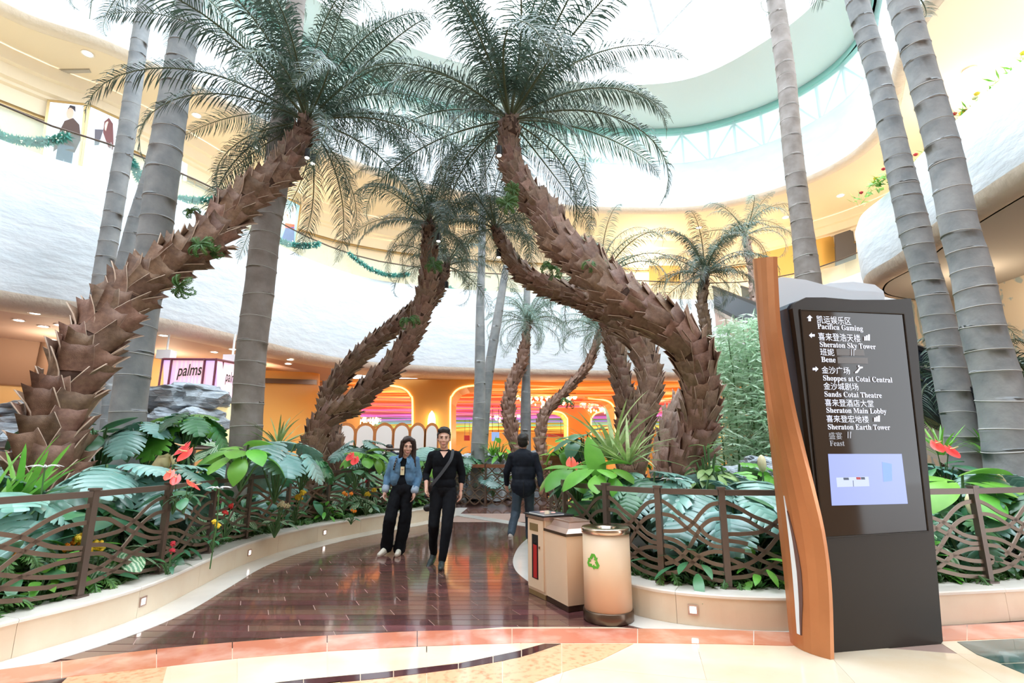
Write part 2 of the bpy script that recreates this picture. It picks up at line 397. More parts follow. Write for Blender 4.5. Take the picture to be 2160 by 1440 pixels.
inlay('marble_slab', [(1186, 1358), (1336, 1358), (1267, 1392), (1186, 1418)], M['marble_orange'])
inlay('marble_slab', [(400, 1480), (640, 1448), (718, 1437), (718, 1560), (400, 1640)], M['marble_orange'])
inlay('marble_slab', [(2019, 1354), (2160, 1347), (2330, 1341), (2330, 1390), (2110, 1399), (2060, 1380)], M['marble_green'])
inlay('marble_slab', [(2112, 1401), (2330, 1392), (2400, 1540), (2160, 1421)], M['marble_green'])

# dark wooden plank walk: single planks, bonded rows
wfl = slab('floor_walk', [(-3.9, 4.2), (1.3, 4.2), (1.3, 13.2), (-3.9, 13.2)], .0005, .002, M['subfloor']); tag(wfl, kind=S)
curbL = spline([(-4.3, 2.2, 0), (-3.85, 3.2, 0), (-3.6, 4.04, 0), (-3.40, 4.6, 0), (-3.33, 5.2, 0), (-3.42, 6.1, 0), (-3.53, 7.2, 0), (-3.42, 8.3, 0), (-3.1, 9.35, 0), (-2.55, 10.5, 0), (-1.95, 11.6, 0), (-1.62, 12.6, 0), (-1.5, 14.6, 0)], 8)
curbR = spline([(1.6, 12.5, 0), (.85, 10.5, 0), (.45, 9, 0), (.3, 7.9, 0), (.3, 7.1, 0), (.45, 6.45, 0), (.70, 5.93, 0), (.92, 5.42, 0), (1.13, 5.10, 0), (1.4, 4.88, 0), (1.82, 4.73, 0), (2.28, 4.68, 0), (3.0, 4.72, 0), (3.7, 4.84, 0), (4.5, 4.97, 0), (5.6, 5.2, 0), (7.4, 5.7, 0)], 8)
def xat(curve, y):
    return min(curve, key=lambda p: abs(p.y - y)).x
pl0 = None; rows = 0; y = 4.1; k = 0
while y < 11.6:
    x = -3.7 + (k * .37) % 1.15 - 1.15; xr = .62 if y > 6 else 1.2
    while x < xr:
        a, b = x + .004, x + 1.146
        yb = y + .147; lim = xat(curbL, y) + .16 if y > 4 else -9
        a2 = max(a, lim); b2 = min(b, xr + .3)
        if b2 - a2 > .08 and not (yb < PY(0, 0, 1).y * 0 + 4.0):
            sk = .035
            MB().add([(a2 + sk, y + .004, .002), (b2 + sk, y + .004, .002), (b2 - sk, yb - .003, .002), (a2 - sk, yb - .003, .002), (a2 + sk, y + .004, .005), (b2 + sk, y + .004, .005), (b2 - sk, yb - .003, .005), (a2 - sk, yb - .003, .005)],
                     [(3, 2, 1, 0), (4, 5, 6, 7), (0, 1, 5, 4), (1, 2, 6, 5), (2, 3, 7, 6), (3, 0, 4, 7)]).build('plank', M['plank'], wfl)
        x += 1.15
    y += .15; k += 1
# white border strips round the planters, cut in slabs
def strip(curve, w0, w1, m, name, parent, z=.004, h=.0045, step=.9, side=1, rng=None):
    pts = resample(curve, .15); nn = normals2(pts, side); n = int(step / .15); rng = rng or (0, len(pts))
    i = rng[0]
    while i < min(rng[1], len(pts)) - 1:
        j = min(i + n, len(pts) - 1); ps = list(range(i, j + 1))
        a = [pts[q] + nn[q] * w0 for q in ps]; b = [pts[q] + nn[q] * w1 for q in reversed(ps)]
        if i > 0: pass
        poly = [Vector((p.x, p.y, z)) for p in a + b]
        MB().prism(poly, (0, 0, h)).build(name, m, parent); i = j
stp = empty('trim_1'); tag(stp, kind=S)
wL = [(-3.5, 3.93), (-3.13, 4.14), (-2.99, 4.78), (-3.07, 6.11), (-3.15, 7.66), (-2.93, 8.49), (-2.39, 9.86), (-1.53, 11.93)]
strip(curbL, -.32, .01, M['marble_white'], 'marble_slab', stp, side=1)
strip(curbR, -.27, .01, M['marble_white'], 'marble_slab', stp, side=1, rng=(8, 66))
q = [G(a, b, .006) for a, b in ((945, 1079), (1072, 1098), (1180, 1113), (1180, 1120), (1072, 1105), (945, 1085))]
MB().prism(q, (0, 0, .004)).build('marble_slab', M['marble_white'], stp)

# planter curbs: facing stones and coping stones, single pieces
def curb(curve, name, sidx, gaps):
    root = empty(name, label=None); pts = resample(curve, .12); nn = normals2(pts, 1)
    i = 0; k = 0
    while i < len(pts) - 1:
        j = min(i + (9 if k % 2 else 8), len(pts) - 1); ps = list(range(i, j + 1))
        def ring(q, first, last):
            p = pts[q]; n = nn[q]; t = Vector((n.y, -n.x, 0)); e = (t * .0015 if first else (t * -.0015 if last else Vector((0, 0, 0))))
            return p + e, n
        rf = []; rc = []
        for q in ps:
            p, n = ring(q, q == i, q == j)
            rf.append([p + n * .012 + Vector((0, 0, .004)), p + n * .10 + Vector((0, 0, .004)), p + n * .10 + Vector((0, 0, .243)), p + n * .012 + Vector((0, 0, .243))])
            rc.append([p + n * .0 + Vector((0, 0, .243)), p + n * .36 + Vector((0, 0, .243)), p + n * .36 + Vector((0, 0, .272)), p + n * .008 + Vector((0, 0, .272)), p + Vector((0, 0, .262))])
        MB().rings(rf).build('facing_stone', M['marble'], root); MB().rings(rc).build('coping_stone', M['marble_top'], root)
        i = j; k += 1
    return root
cL = curb(curbL, 'planter_curb', 0, None); tag(cL, 'curved cream marble curb under the railing on the side of the walking couple', 'planter curb')
cR = curb(curbR, 'planter_curb', 0, None); tag(cR, 'curved cream marble curb behind the bins and the tall sign', 'planter curb')
# soil
def bed(name, curve, far, z=.23):
    pts = resample(curve, .3); nn = normals2(pts, 1); poly = [(p.x + n.x * .3, p.y + n.y * .3) for p, n in zip(pts, nn)] + far
    o = slab(name, poly, .01, z, M['soil']); tag(o, kind=S); return o
bed('ground_left_bed', curbL, [(-4.2, 15.2), (-8, 12.5), (-9.5, 8.5), (-9.5, 1.5)])
bed('ground_right_bed', curbR, [(12, 6.5), (12, 16), (4, 16.5), (2.4, 13)])

# ------------------------------------------------------------------ SETTING: balcony bands, ceilings, walls
C2 = spline([(-15.2, 2, 0), (-14.3, 7, 0), (-12.7, 11.6, 0), (-11.2, 13.3, 0), (-9.9, 15.4, 0), (-8.9, 17.8, 0), (-7.9, 20.2, 0), (-6.2, 22.2, 0), (-3.2, 23.5, 0), (.5, 24.2, 0), (4.5, 24.7, 0), (8.5, 25.3, 0), (12, 25.2, 0), (14.3, 23.3, 0), (15.2, 20.5, 0), (15.6, 17, 0)], 7)
C3 = spline([(-16, 4, 0), (-15.4, 10, 0), (-14.6, 12.7, 0), (-12.7, 14.1, 0), (-10.9, 16.3, 0), (-9.2, 18.6, 0), (-7.4, 20.5, 0), (-4.8, 22.5, 0), (-1.9, 23.8, 0), (3, 25.1, 0), (7, 25.4, 0), (9.8, 25.2, 0), (12.4, 23.9, 0), (13.9, 22.3, 0), (14.7, 20.3, 0), (14.4, 18, 0), (12.9, 15.3, 0), (12.1, 13.6, 0), (11.8, 12, 0), (11.8, 9, 0), (12.2, 5, 0), (12.8, 1, 0)], 7)
B2 = spline([(20, 17.6, 0), (15, 17.6, 0), (12.2, 16.8, 0), (11.0, 15.4, 0), (10.7, 13.6, 0), (10.2, 11.9, 0), (9.85, 10.1, 0), (9.6, 8, 0), (9.5, 5, 0), (9.6, 1, 0)], 8)
n2, n3, nb = normals2(C2), normals2(C3), normals2(B2)
def sw(name, c, n, prof, m, i0=0, i1=None):
    return tag(sweep(name, c[i0:i1], n[i0:i1], prof, m), kind=S)
sw('wall_left', C2, n2, [(.03, 5.32), (0, 5.5), (0, 7), (0, 8.9), (.08, 9.1), (.4, 9.12)], M['relief'])
sw('trim_2', C2, n2, [(1.0, 5.0), (.45, 4.97), (.18, 5.05), (.06, 5.2), (.03, 5.32)], M['lip'])
iL = 47
slab('ceiling', [(p.x + n.x * .9, p.y + n.y * .9) for p, n in zip(C2[:iL + 1], n2)] + [(-8.2, 27), (-34, 27), (-34, 1)], 5.0, 5.04, M['peach'])['kind'] = S
sw('ceiling_gallery_edge', C2, n2, [(2.2, 5.02), (.9, 5.0)], M['lip'], iL, None)
sw('wall_gallery_floor', C2, n2, [(.4, 9.1), (5, 9.1)], M['beige'])
sw('wall_shopfront', C2, n2, [(4.6, 9.1), (4.6, 12.2)], M['cream'])
sw('trim_3', C2, n2, [(4.6, 12.2), (4.5, 12.2), (4.5, 12.35), (4.42, 12.35), (4.42, 12.9), (4.3, 12.95), (4.3, 13.05), (4.15, 13.1), (4.15, 13.5), (4.0, 13.55), (4.0, 13.98)], M['cream'], 0, None).data.polygons.foreach_set('use_smooth', [False] * ((len(C2) - 1) * 10))
sw('trim_4', C2, n2, [(4.38, 12.22), (4.38, 12.34), (4.6, 12.34), (4.6, 12.22)], M['gold'])
slab('ceiling_upper', [(p.x + n.x * .45, p.y + n.y * .45) for p, n in zip(C3, n3)] + [(34, -6), (34, 46), (-34, 46), (-34, 2)], 14.0, 14.05, M['beige'])['kind'] = S
sw('wall_upper', C3, n3, [(.5, 14.0), (.16, 14.03), (.05, 14.2)], M['lip'])
sw('wall_upper_band', C3, n3, [(.05, 14.2), (0, 14.5), (0, 16.6), (.1, 16.8), (.5, 16.82)], M['relief'])
sw('window_1', C3, n3, [(.3, 16.8), (.3, 18.75)], M['glasst'])
sw('trim_5', C3, n3, [(.2, 18.72), (.2, 19.0), (.5, 19.0), (.5, 18.72)], M['teal'])
C4 = spline([(-4, -7, 0), (-10, -4, 0), (-12.3, 4, 0), (-11.6, 11, 0), (-8, 17, 0), (-3.5, 20.2, 0), (3, 21.9, 0), (8.2, 21.8, 0), (11.1, 19.3, 0), (12.2, 16.5, 0), (11.6, 11, 0), (10.5, 4, 0), (7, -4, 0), (2, -7.5, 0), (-4, -7, 0)], 7)
n4 = normals2(C4); n4[0] = n4[-1] = (n4[0] + n4[-1]).normalized()
sw('ceiling_ring', C4, n4, [(9, 19.0), (0, 19.0)], M['mint'])
sw('wall_skylight', C4, n4, [(0, 19.0), (-.08, 19.2), (0, 20.9)], M['white'])
# window mullions of the upper glass band, single bars
i = 2; ww = empty('window_frame'); tag(ww, kind=S)
cc = resample(C3, 1.25); ncc = normals2(cc)
for k in range(len(cc) - 1):
    a = cc[k] + ncc[k] * .55; b = cc[k + 1] + ncc[k + 1] * .55
    MB().tube([a + Vector((0, 0, 16.8)), a + Vector((0, 0, 18.9))], .075, 5).build('mullion', M['steelw'], ww)
    MB().tube([a + Vector((0, 0, 16.8 if k % 2 else 18.8)), b + Vector((0, 0, 18.8 if k % 2 else 16.8))], .055, 5).build('brace', M['steelw'], ww)
# triangulated skylight
sk = empty('ceiling_skylight_frame'); tag(sk, kind=S)
unit = MB().tube([(0, 0, 0), (0, 0, 1)], 1, 5); ud = unit.build('strut', M['steelw'], sk); first = [ud]
def strut(a, b, r):
    d = b - a; q = d.to_track_quat('Z', 'Y').to_matrix().to_4x4(); mm = Matrix.Translation(a) @ q @ Matrix.Diagonal((r, r, d.length, 1))
    if first: o = first.pop(); o.matrix_basis = mm
    else: inst(ud, 'strut', mm, sk)
def dome(i, j):
    x = (i + (j % 2) * .5) * 3.0 - .5; y = 8 + j * 2.6
    rr = ((x) / 12.8) ** 2 + ((y - 8) / 15.5) ** 2
    return None if rr > 1.25 else Vector((x, y, 20.9 + 3.0 * max(0, 1 - rr)))
for j in range(-6, 7):
    for i in range(-5, 6):
        a = dome(i, j)
        if not a: continue
        for di, dj in ((1, 0), ((j % 2), 1), ((j % 2) - 1, 1)):
            b = dome(i + di, j + dj)
            if b: strut(a, b, .085)
# right-hand balcony bulge with soffit and patterned wall behind
sw('wall_right', B2, nb, [(.04, 6.85), (0, 7.1), (0, 8.5), (.12, 8.78), (.7, 8.8)], M['relief'])
sw('trim_6', B2, nb, [(.55, 6.5), (.35, 6.5), (.14, 6.62), (.04, 6.85)], M['lip'])
slab('ceiling_right', [(p.x + n.x * .5, p.y + n.y * .5) for p, n in zip(B2, nb)] + [(34, 1), (34, 17)], 6.5, 6.55, M['grey_soffit'])['kind'] = S
M['leafwall'] = mat('leaf_printed_wall', (.74, .64, .50), (.42, .50, .50), scale=1.6, rough=.8, kind='wave', lo=.55, hi=.75, detail=3)
slab('wall_right_inner', [(14.9, 1), (15.2, 1), (15.2, 17.3), (14.9, 17.3)], 0, 6.5, M['leafwall'])['kind'] = S
slab('wall_right_end', [(12.6, 17.0), (14.9, 17.0), (14.9, 17.3), (12.6, 17.3)], 0, 6.5, M['leafwall'])['kind'] = S
slab('wall_hall_right', [(20, 9), (20.3, 9), (20.3, 48), (20, 48)], 0, 6.5, M['leafwall'])['kind'] = S

slab('wall_back', [(-22, -9.2), (22, -9.2), (22, -9), (-22, -9)], 0, 19, mat('brown_panelled_wall', (.26, .18, .13), rough=.6))['kind'] = S
slab('wall_back_left', [(-20, -9), (-19.8, -9), (-19.8, 5), (-20, 5)], 0, 14, M['beige'])['kind'] = S
# ground storey walls on the left
sw('wall_left_shop', C2, n2, [(5.6, 3.55), (5.5, 3.6), (5.4, 5.0)], M['ochre'], 0, 52)
sw('wall_left_shop_lower', C2, n2, [(5.7, 0), (5.7, 3.56)], M['yellowwall'], 0, 52)
def panel(name, px, Y, m, h=.15, parent=None, kind=S):
    q = [PY(a, b, Y if not isinstance(Y, (list, tuple)) else Y[i]) for i, (a, b) in enumerate(px)]
    o = MB().prism(q, (0, h, 0)).build(name, m, parent)
    if kind: o['kind'] = kind
    return o
panel('wall_alcove', [(300, 742), (560, 790), (560, 1010), (300, 1060)], (19.5, 21.5, 21.5, 19.5), M['yellowwall'])
panel('wall_alcove_side', [(545, 780), (672, 786), (672, 990), (545, 990)], (20.5, 23.6, 23.6, 20.5), M['orange'])
panel('trim_7', [(550, 797), (668, 801), (668, 811), (550, 807)], (20.4, 23.4, 23.4, 20.4), M['darksteel'], .05)

# gaming hall beyond: sloping ceiling, ribbons of colour, columns, back wall
slab('wall_hall_back', [(-16, 47), (34, 47), (34, 47.3), (-16, 47.3)], 0, 6, M['orange'])['kind'] = S
def hz(y): return 5.0 - (y - 26) * .08
mb = MB(); mb.add([(-16, 25.5, 5.04), (34, 25.5, 5.04), (34, 48, hz(48) + .15), (-16, 48, hz(48) + .15)], [(0, 1, 2, 3)])
mb.build('ceiling_hall', M['orange'])['kind'] = S
rc = empty('ribbon_ceiling', (4, 30, 4.5), 0, 'rainbow ribbons under the gaming hall ceiling behind the palms', 'ceiling art')
rb = [(.90, .34, .04), (.90, .42, .06), (.88, .24, .03), (.90, .36, .04), (.84, .12, .03), (.88, .26, .03), (.85, .12, .05), (.82, .10, .12), (.86, .30, .04), (.80, .10, .28), (.75, .10, .36), (.86, .20, .08), (.70, .10, .46),
      (.55, .09, .52), (.40, .09, .55), (.60, .10, .55), (.30, .12, .58), (.20, .18, .55), (.14, .34, .50), (.12, .48, .34), (.18, .52, .20), (.34, .58, .10), (.58, .62, .06), (.78, .62, .05), (.86, .52, .03), (.86, .44, .02)]
for i, c in enumerate(rb):
    c = tuple(min(1, x_ * .9 + .08) for x_ in c); cm = mat('ribbon_%d' % i, c, rough=.35, emit=c, es=.75)  # own glow added to lighten the ribbon colours, no lamp in them
    for seg in range(2):
        y0 = 26.6 + i * .74 + seg * .34; mb = MB(); rr = []
        for k in range(26):
            x = -11 + k * 1.3; ph = i * 1.7 + seg * 2.1
            yy = y0 + .28 * math.sin(x * .33 + ph); z = hz(y0) - .12 - .10 * math.sin(x * .27 + ph * 1.3) - seg * .10; w = .20 + .10 * math.sin(x * .4 + ph)
            rr.append([Vector((x, yy - w, z)), Vector((x, yy + w, z + .02)), Vector((x, yy + w, z + .06)), Vector((x, yy - w, z + .04))])
        r_ = mb.rings(rr).build('ribbon', cm, rc, True); r_.matrix_parent_inverse = Matrix.Translation((-4, -30, -4.5))
def column(cx, Y, s, label):
    root = empty('column', PY(cx, 955, Y) - Vector((0, 0, PY(cx, 955, Y).z)), 0); root['kind'] = S
    prof = []
    for sgn in (-1, 1):
        l = [(sgn * 42, 990), (sgn * 42, 850), (sgn * 46, 836), (sgn * 56, 824), (sgn * 74, 817), (sgn * 120, 813), (sgn * 120, 800)]
        prof += l if sgn < 0 else list(reversed(l))
    q = [PY(cx + a * s, 955 + (b - 955) * s if b < 955 else b, Y) for a, b in prof]
    for v in q:
        if v.z < .6: v.z = 0
    MB().prism([v - root.location for v in q], (0, 2.2, 0)).build('shaft', M['orange'], root)
    for sgn in (-1, 1):
        pts = [PY(cx + sgn * a * s, 955 + (b - 955) * s, Y - .05) - root.location for a, b in ((40, 955), (40, 850), (44, 834), (54, 822), (72, 815), (112, 811))]
        MB().tube(spline(pts, 4), .045, 6).build('light_strip', M['glow'], root)
    return root
column(910, 25.6, 1.0, ''); column(1222, 34, .62, ''); column(1330, 30, .8, ''); column(1560, 27, .9, '')
# sconce
sc_ = empty('wall_sconce', PY(910, 900, 25.4), 0, 'teardrop wall light glowing on the broad orange column', 'wall lamp')
mb = MB(); prof = [(.01, -.55)] + [(.06 + .17 * math.sin(math.pi * t) ** .8 * (.5 + .5 * t), -.5 + 1.25 * t) for t in [i / 10 for i in range(1, 10)]] + [(.01, .78)]
mb.lathe(prof, n=12); mb.build('glass_body', mat('sconce_glow', (1, .9, .7), emit=(1, .78, .42), es=5), sc_, True)
MB().tube([(0, .1, -.6), (0, .1, .8)], .03, 6).build('back_rod', M['gold'], sc_)
# crystal chandeliers
cg = mat('crystal_glow', (1, .9, .7), emit=(1, .74, .36), es=2.4)
def chandelier(pxs, Y, label):
    c = PY(*pxs[0], Y); root = empty('chandelier', c, 0, label, 'chandelier', 'crystal chandeliers in the gaming hall')
    mb = MB(); w = (PY(*pxs[1], Y) - c).length; rnd = random.Random(int(pxs[0][0]))
    for i in range(90):
        p = Vector((rnd.uniform(-w, w), rnd.uniform(-.8, .8), 0)); p.z = rnd.uniform(-.55, .1) * (1 - (p.x / w) ** 2) ; r = rnd.uniform(.05, .11)
        mb.add([p + Vector((r, 0, 0)), p + Vector((0, r, 0)), p + Vector((-r, 0, 0)), p + Vector((0, -r, 0)), p + Vector((0, 0, r * 1.6)), p - Vector((0, 0, r * 1.6))],
               [(0, 1, 4), (1, 2, 4), (2, 3, 4), (3, 0, 4), (1, 0, 5), (2, 1, 5), (3, 2, 5), (0, 3, 5)])
    o = mb.build('crystals', cg, root); o['kind'] = 'stuff'
    MB().box((0, 0, .16), (w * 1.9, 1.4, .06)).build('frame', M['gold'], root)
    for s in (-1, 1): MB().tube([(s * w * .6, 0, .16), (s * w * .6, 0, .5)], .02, 5).build('hanger', M['gold'], root)
chandelier([(1150, 838), (1215, 838)], 30, 'long crystal chandelier glowing behind the grey trunk and small leaning palm')
chandelier([(1275, 852), (1325, 852)], 33, 'crystal chandelier glowing just past the upper end of the small leaning palm trunk')
chandelier([(1060, 872), (1110, 872)], 38, 'small crystal chandelier seen between the thin grey trunks and the bent palm')
chandelier([(765, 884), (800, 884)], 38, 'crystal chandelier glowing over the arched folding screen')
# ceiling downlights
dl_proto = None
def downlight(p, label, group, s=1.0):
    global dl_proto
    if dl_proto is None:
        r = empty('downlight', p, 0, label, 'ceiling light', group)
        MB().lathe([(.085, -.012), (.085, .0)], n=16).build('lit_lens', M['down'], r)
        MB().lathe([(.09, -.004), (.12, -.014), (.12, .0), (.09, 0)], n=16).build('trim_ring', M['trimw'], r)
        dl_proto = r; r.scale = (s, s, s); return r
    return clone(dl_proto, p, 0, s, label, None, group)
dlx = [[74, 40, 92, 126, 138, 110, 173], [345, 452, 491], [612, 608, 731], [185, 52, 415, 543, 283, 425, 21]]
def onum(a):
    for l_ in dlx:
        if a in l_: return ORD[sorted(l_).index(a)]
for a, b in ((74, 660), (40, 675), (92, 688), (126, 685), (138, 708), (110, 716), (173, 675)):
    downlight(G(a, b, 4.99), 'round downlight in the shop ceiling behind the leaning palm, ' + onum(a) + ' from the left', 'downlights in the ceiling at the far shops', 1.25)
for a, b in ((345, 707), (452, 742), (491, 736)):
    downlight(G(a, b, 4.99), 'round downlight in the pink lit ceiling over the lantern sign, ' + onum(a) + ' from the left', 'downlights over the lantern sign', 1.25)
for a, b in ((612, 758), (608, 767), (731, 774)):
    downlight(G(a, b, 4.98), 'round downlight in the ceiling in front of the orange alcove, ' + onum(a) + ' from the left', 'downlights by the orange alcove', 1.3)
for a, b in ((185, 113), (52, 152), (415, 243), (543, 312), (283, 315), (425, 380), (21, 130)):
    downlight(G(a, b, 13.98), 'round downlight in the beige upper ceiling over the poster gallery, ' + onum(a) + ' from the left', 'downlights in the upper ceiling over the posters', 1.5)
for a, b, t in ((2045, 148, 'above the right flower balcony, highest of them'), (2035, 252, 'above the right flower balcony, just over its flowers'), (1773, 412, 'between the two grey trunks beside the tall sign'), (1657, 458, 'left of the upright grey trunk'), (1474, 480, 'over the pale palm, lower one'), (1544, 492, 'behind the top of the pale palm'), (1730, 496, 'just right of the upright grey trunk')):
    downlight(G(a, b, 13.98), 'round downlight in the beige ceiling ' + t, 'downlights in the far beige ceiling', 1.7)
#SECTION3

for q, l in ((((-40, 146), (38, 147), (38, 156), (-40, 157)), 'dark slotted ceiling vent at the far left over the posters'), (((65, 148), (188, 146), (192, 154), (72, 157)), 'dark slotted ceiling vent left of the slim blue-grey trunk')):
    pts_ = [G(a, b, 13.97) for a, b in q]; v_ = empty('ceiling_vent', pts_[0], 0, l, 'vent'); MB().prism([p - pts_[0] for p in pts_], (0, 0, .03)).build('backing', mat('vent_grey', (.42, .36, .28)), v_)
    for k in range(1, 5):
        a_ = pts_[0].lerp(pts_[3], k / 5) - pts_[0]; b_ = pts_[1].lerp(pts_[2], k / 5) - pts_[0]; MB().tube([a_ - Vector((0, 0, .01)), b_ - Vector((0, 0, .01))], .012, 4).build('slat', M['trimw'], v_)
# ------------------------------------------------------------------ gallery: glass balustrade, posters, garlands
def balustrade(curve, off, z0, z1, label, i0, i1, posts=True):
    root = empty('glass_balustrade', label=label, cat='balustrade')
    pts = resample(curve, 1.2); nn = normals2(pts)
    for k in range(i0, min(i1, len(pts) - 1)):
        a = pts[k] + nn[k] * off; b = pts[k + 1] + nn[k + 1] * off; d = (b - a).normalized() * .012
        MB().prism([a + d + Vector((0, 0, z0)), b - d + Vector((0, 0, z0)), b - d + Vector((0, 0, z1)), a + d + Vector((0, 0, z1))], nn[k] * .012).build('glass_panel', M['glass'], root)
        MB().tube([a + Vector((0, 0, z1 + .02)), b + Vector((0, 0, z1 + .02))], .028, 6).build('top_rail', M['bronze'], root)
    return root
balustrade(C2, .14, 9.1, 10.0, 'clear glass balustrade with thin dark rail along the balcony under the garlands', 0, 200)
def poster(px, Y, m, figs, label, frame=M['gold']):
    q = [PY(a, b, y) for (a, b), y in zip(px, Y)]; c = sum(q, Vector()) / 4; base = Vector((c.x, c.y, min(v.z for v in q)))
    root = empty('poster', base, 0, label, 'poster')
    nrm = (q[1] - q[0]).cross(q[3] - q[0]).normalized()
    if nrm.y > 0: nrm = -nrm
    MB().prism([v - base for v in q], -nrm * .08).build('lit_board', m, root)
    for k in range(4):
        a, b = q[k] - base, q[(k + 1) % 4] - base; MB().tube([a, b], .05, 4).build('frame', frame, root)
    for nm, col, pl in figs:
        def bil(u, v): return q[0].lerp(q[1], u).lerp(q[3].lerp(q[2], u), v) - base + nrm * .012
        fm = mat('print_' + nm + '_%d%d%d' % tuple(int(c_ * 99) for c_ in col), col, rough=.6, emit=col, es=.35)
        MB().prism([bil(u, v) for u, v in pl], nrm * .01).build(nm, fm, root)
    return root
pb = mat('poster_pale_blue', (.72, .80, .90), rough=.5, emit=(.72, .82, .95), es=.75); pb2 = mat('poster_sky_blue', (.30, .62, .82), rough=.5, emit=(.35, .7, .9), es=.5)
SK = (.75, .52, .44); BK = (.05, .045, .06)
def oval(cx, cy, rx, ry, n=10): return [(cx + rx * math.cos(2 * math.pi * k / n), cy + ry * math.sin(2 * math.pi * k / n)) for k in range(n)]
poster([(103, 212), (180, 220), (165, 372), (84, 350)], (15.2, 15.4, 15.4, 15.2), pb, [
    ('printed_trousers', (.10, .13, .19), [(.40, .62), (.82, .62), (.80, 1), (.62, 1), (.6, .8), (.55, 1), (.38, 1)]),
    ('printed_jacket', (.10, .07, .07), [(.5, .28), (.72, .22), (.9, .3), (.98, .5), (.85, .7), (.42, .68), (.3, .75), (.3, .6)]),
    ('printed_face', SK, oval(.62, .16, .1, .085)), ('printed_hair', BK, [(.55, .1), (.6, .04), (.74, .05), (.76, .13), (.68, .09)])],
    'lit gallery poster of a man in a dark jacket and hat')
poster([(188, 221), (256, 252), (240, 392), (168, 374)], (15.4, 16.0, 16.0, 15.4), pb, [
    ('printed_dress', (.62, .64, .70), [(.38, .42), (.78, .4), (.9, .9), (.2, .95), (.3, .6)]),
    ('printed_bag', (.09, .08, .10), [(.25, .3), (.5, .26), (.42, .5), (.3, .52)]),
    ('printed_hair', (.13, .04, .04), [(.5, .14), (.62, .06), (.76, .12), (.84, .36), (.86, .5), (.7, .48), (.5, .3)]), ('printed_face', SK, oval(.62, .2, .1, .085))],
    'lit gallery poster of a long-haired woman in a speckled pale dress')
poster([(598, 414), (634, 432), (622, 522), (588, 510)], (23, 23.6, 23.6, 23), pb2, [
    ('printed_jacket', (.07, .10, .32), [(.3, .65), (.8, .55), (.95, 1), (.1, 1)]), ('printed_scarf', (.75, .12, .08), [(.25, .55), (.8, .5), (.8, .6), (.25, .66)]),
    ('printed_face', SK, oval(.3, .4, .18, .12)), ('printed_badge', (.85, .87, .9), oval(.65, .18, .16, .09))],
    'blue gallery poster of a person in a red scarf beyond the thick grey trunk')
def flat(name, px, Y, m, label, cat, h=.1):
    q = [PY(a, b, Y) for a, b in px]; base = q[0].copy(); base.z = min(v.z for v in q)
    o = MB().prism([v - base for v in q], (0, h, 0)).build(name, m); o.location = base; tag(o, label, cat); return o
flat('storefront', [(-60, 205), (32, 212), (22, 300), (-60, 290)], 15.6, mat('dim_gold_panel', (.55, .40, .17), rough=.5), 'dull gold shop front panel at the far end of the poster gallery', 'storefront')
flat('storefront', [(1600, 535), (1762, 495), (1764, 560), (1600, 600)], 26.4, mat('lit_orange_panel', (.80, .45, .10), rough=.5), 'orange shop front panel behind the upright grey trunk on the far gallery', 'storefront')
flat('storefront', [(1762, 495), (1806, 480), (1806, 545), (1764, 560)], 25.6, mat('charcoal_panel', (.08, .07, .07), rough=.5), 'charcoal shop front panel next to the white right balcony', 'storefront')
flat('storefront', [(1370, 560), (1435, 560), (1435, 600), (1370, 600)], 28.6, mat('lit_orange_panel', (.80, .45, .10)), 'small orange shop front panel behind the palm fronds on the far gallery', 'storefront')
# white letters of a shop sign
flat('shop_letter', [(374, 382), (378, 340), (383, 338), (384, 358), (388, 342), (392, 344), (390, 378), (385, 380), (387, 362), (381, 366), (379, 384)], 17.4, M['white'], 'white capital letter of a shop sign beside the thick grey trunk', 'shop letter')
def garland(px, label, zz, seed):
    a, m_, b = [G(x, y, z) for (x, y), z in zip(px, zz)]
    rnd = random.Random(seed); base = a.copy(); root = empty('garland', base, 0, label, 'garland', 'garlands hung along the glass balustrade')
    cen = []
    for k in range(41):
        t = k / 40; p = a.lerp(b, t); sag = ((a.z + b.z) / 2 - m_.z) * 4 * t * (1 - t); p.z -= sag; cen.append(p - base)
    mb = MB()
    MB().tube(cen[::4], .03, 5).build('cord', M['garland'], root)
    for p in cen:
        for q in range(34):
            d = Vector((rnd.gauss(0, 1), rnd.gauss(0, 1), rnd.gauss(0, 1))).normalized(); L = rnd.uniform(.10, .19); s = d.orthogonal().normalized() * .03
            o = p + Vector((rnd.uniform(-.05, .05), rnd.uniform(-.05, .05), 0)); mb.add([o - s, o + s, o + d * L], [(0, 1, 2)])
    mb.build('tinsel', M['garland'], root)['kind'] = 'stuff'
    mb = MB()
    for q in range(16):
        p = rnd.choice(cen) + Vector((rnd.uniform(-.12, .12), -.12, rnd.uniform(-.12, .12))); r = .016
        mb.add([p + Vector((r, 0, 0)), p + Vector((0, r, 0)), p - Vector((r, 0, 0)), p - Vector((0, r, 0)), p + Vector((0, 0, r)), p - Vector((0, 0, r))], [(0, 1, 4), (1, 2, 4), (2, 3, 4), (3, 0, 4), (1, 0, 5), (2, 1, 5), (3, 2, 5), (0, 3, 5)])
    mb.build('fairy_lights', M['bauble'], root)['kind'] = 'stuff'
garland([(-20, 275), (60, 305), (140, 288)], 'teal tinsel garland in front of the hat man poster', (9.8, 9.55, 9.8), 1)
garland([(268, 330), (282, 352), (300, 385)], 'teal tinsel garland showing between the two slim grey trunks', (9.8, 9.65, 9.4), 2)
garland([(352, 412), (420, 425), (478, 415)], 'teal tinsel garland right of the thick grey trunk', (9.6, 9.45, 9.6), 3)
garland([(585, 505), (628, 525), (672, 515)], 'teal tinsel garland under the blue poster', (9.6, 9.4, 9.5), 4)
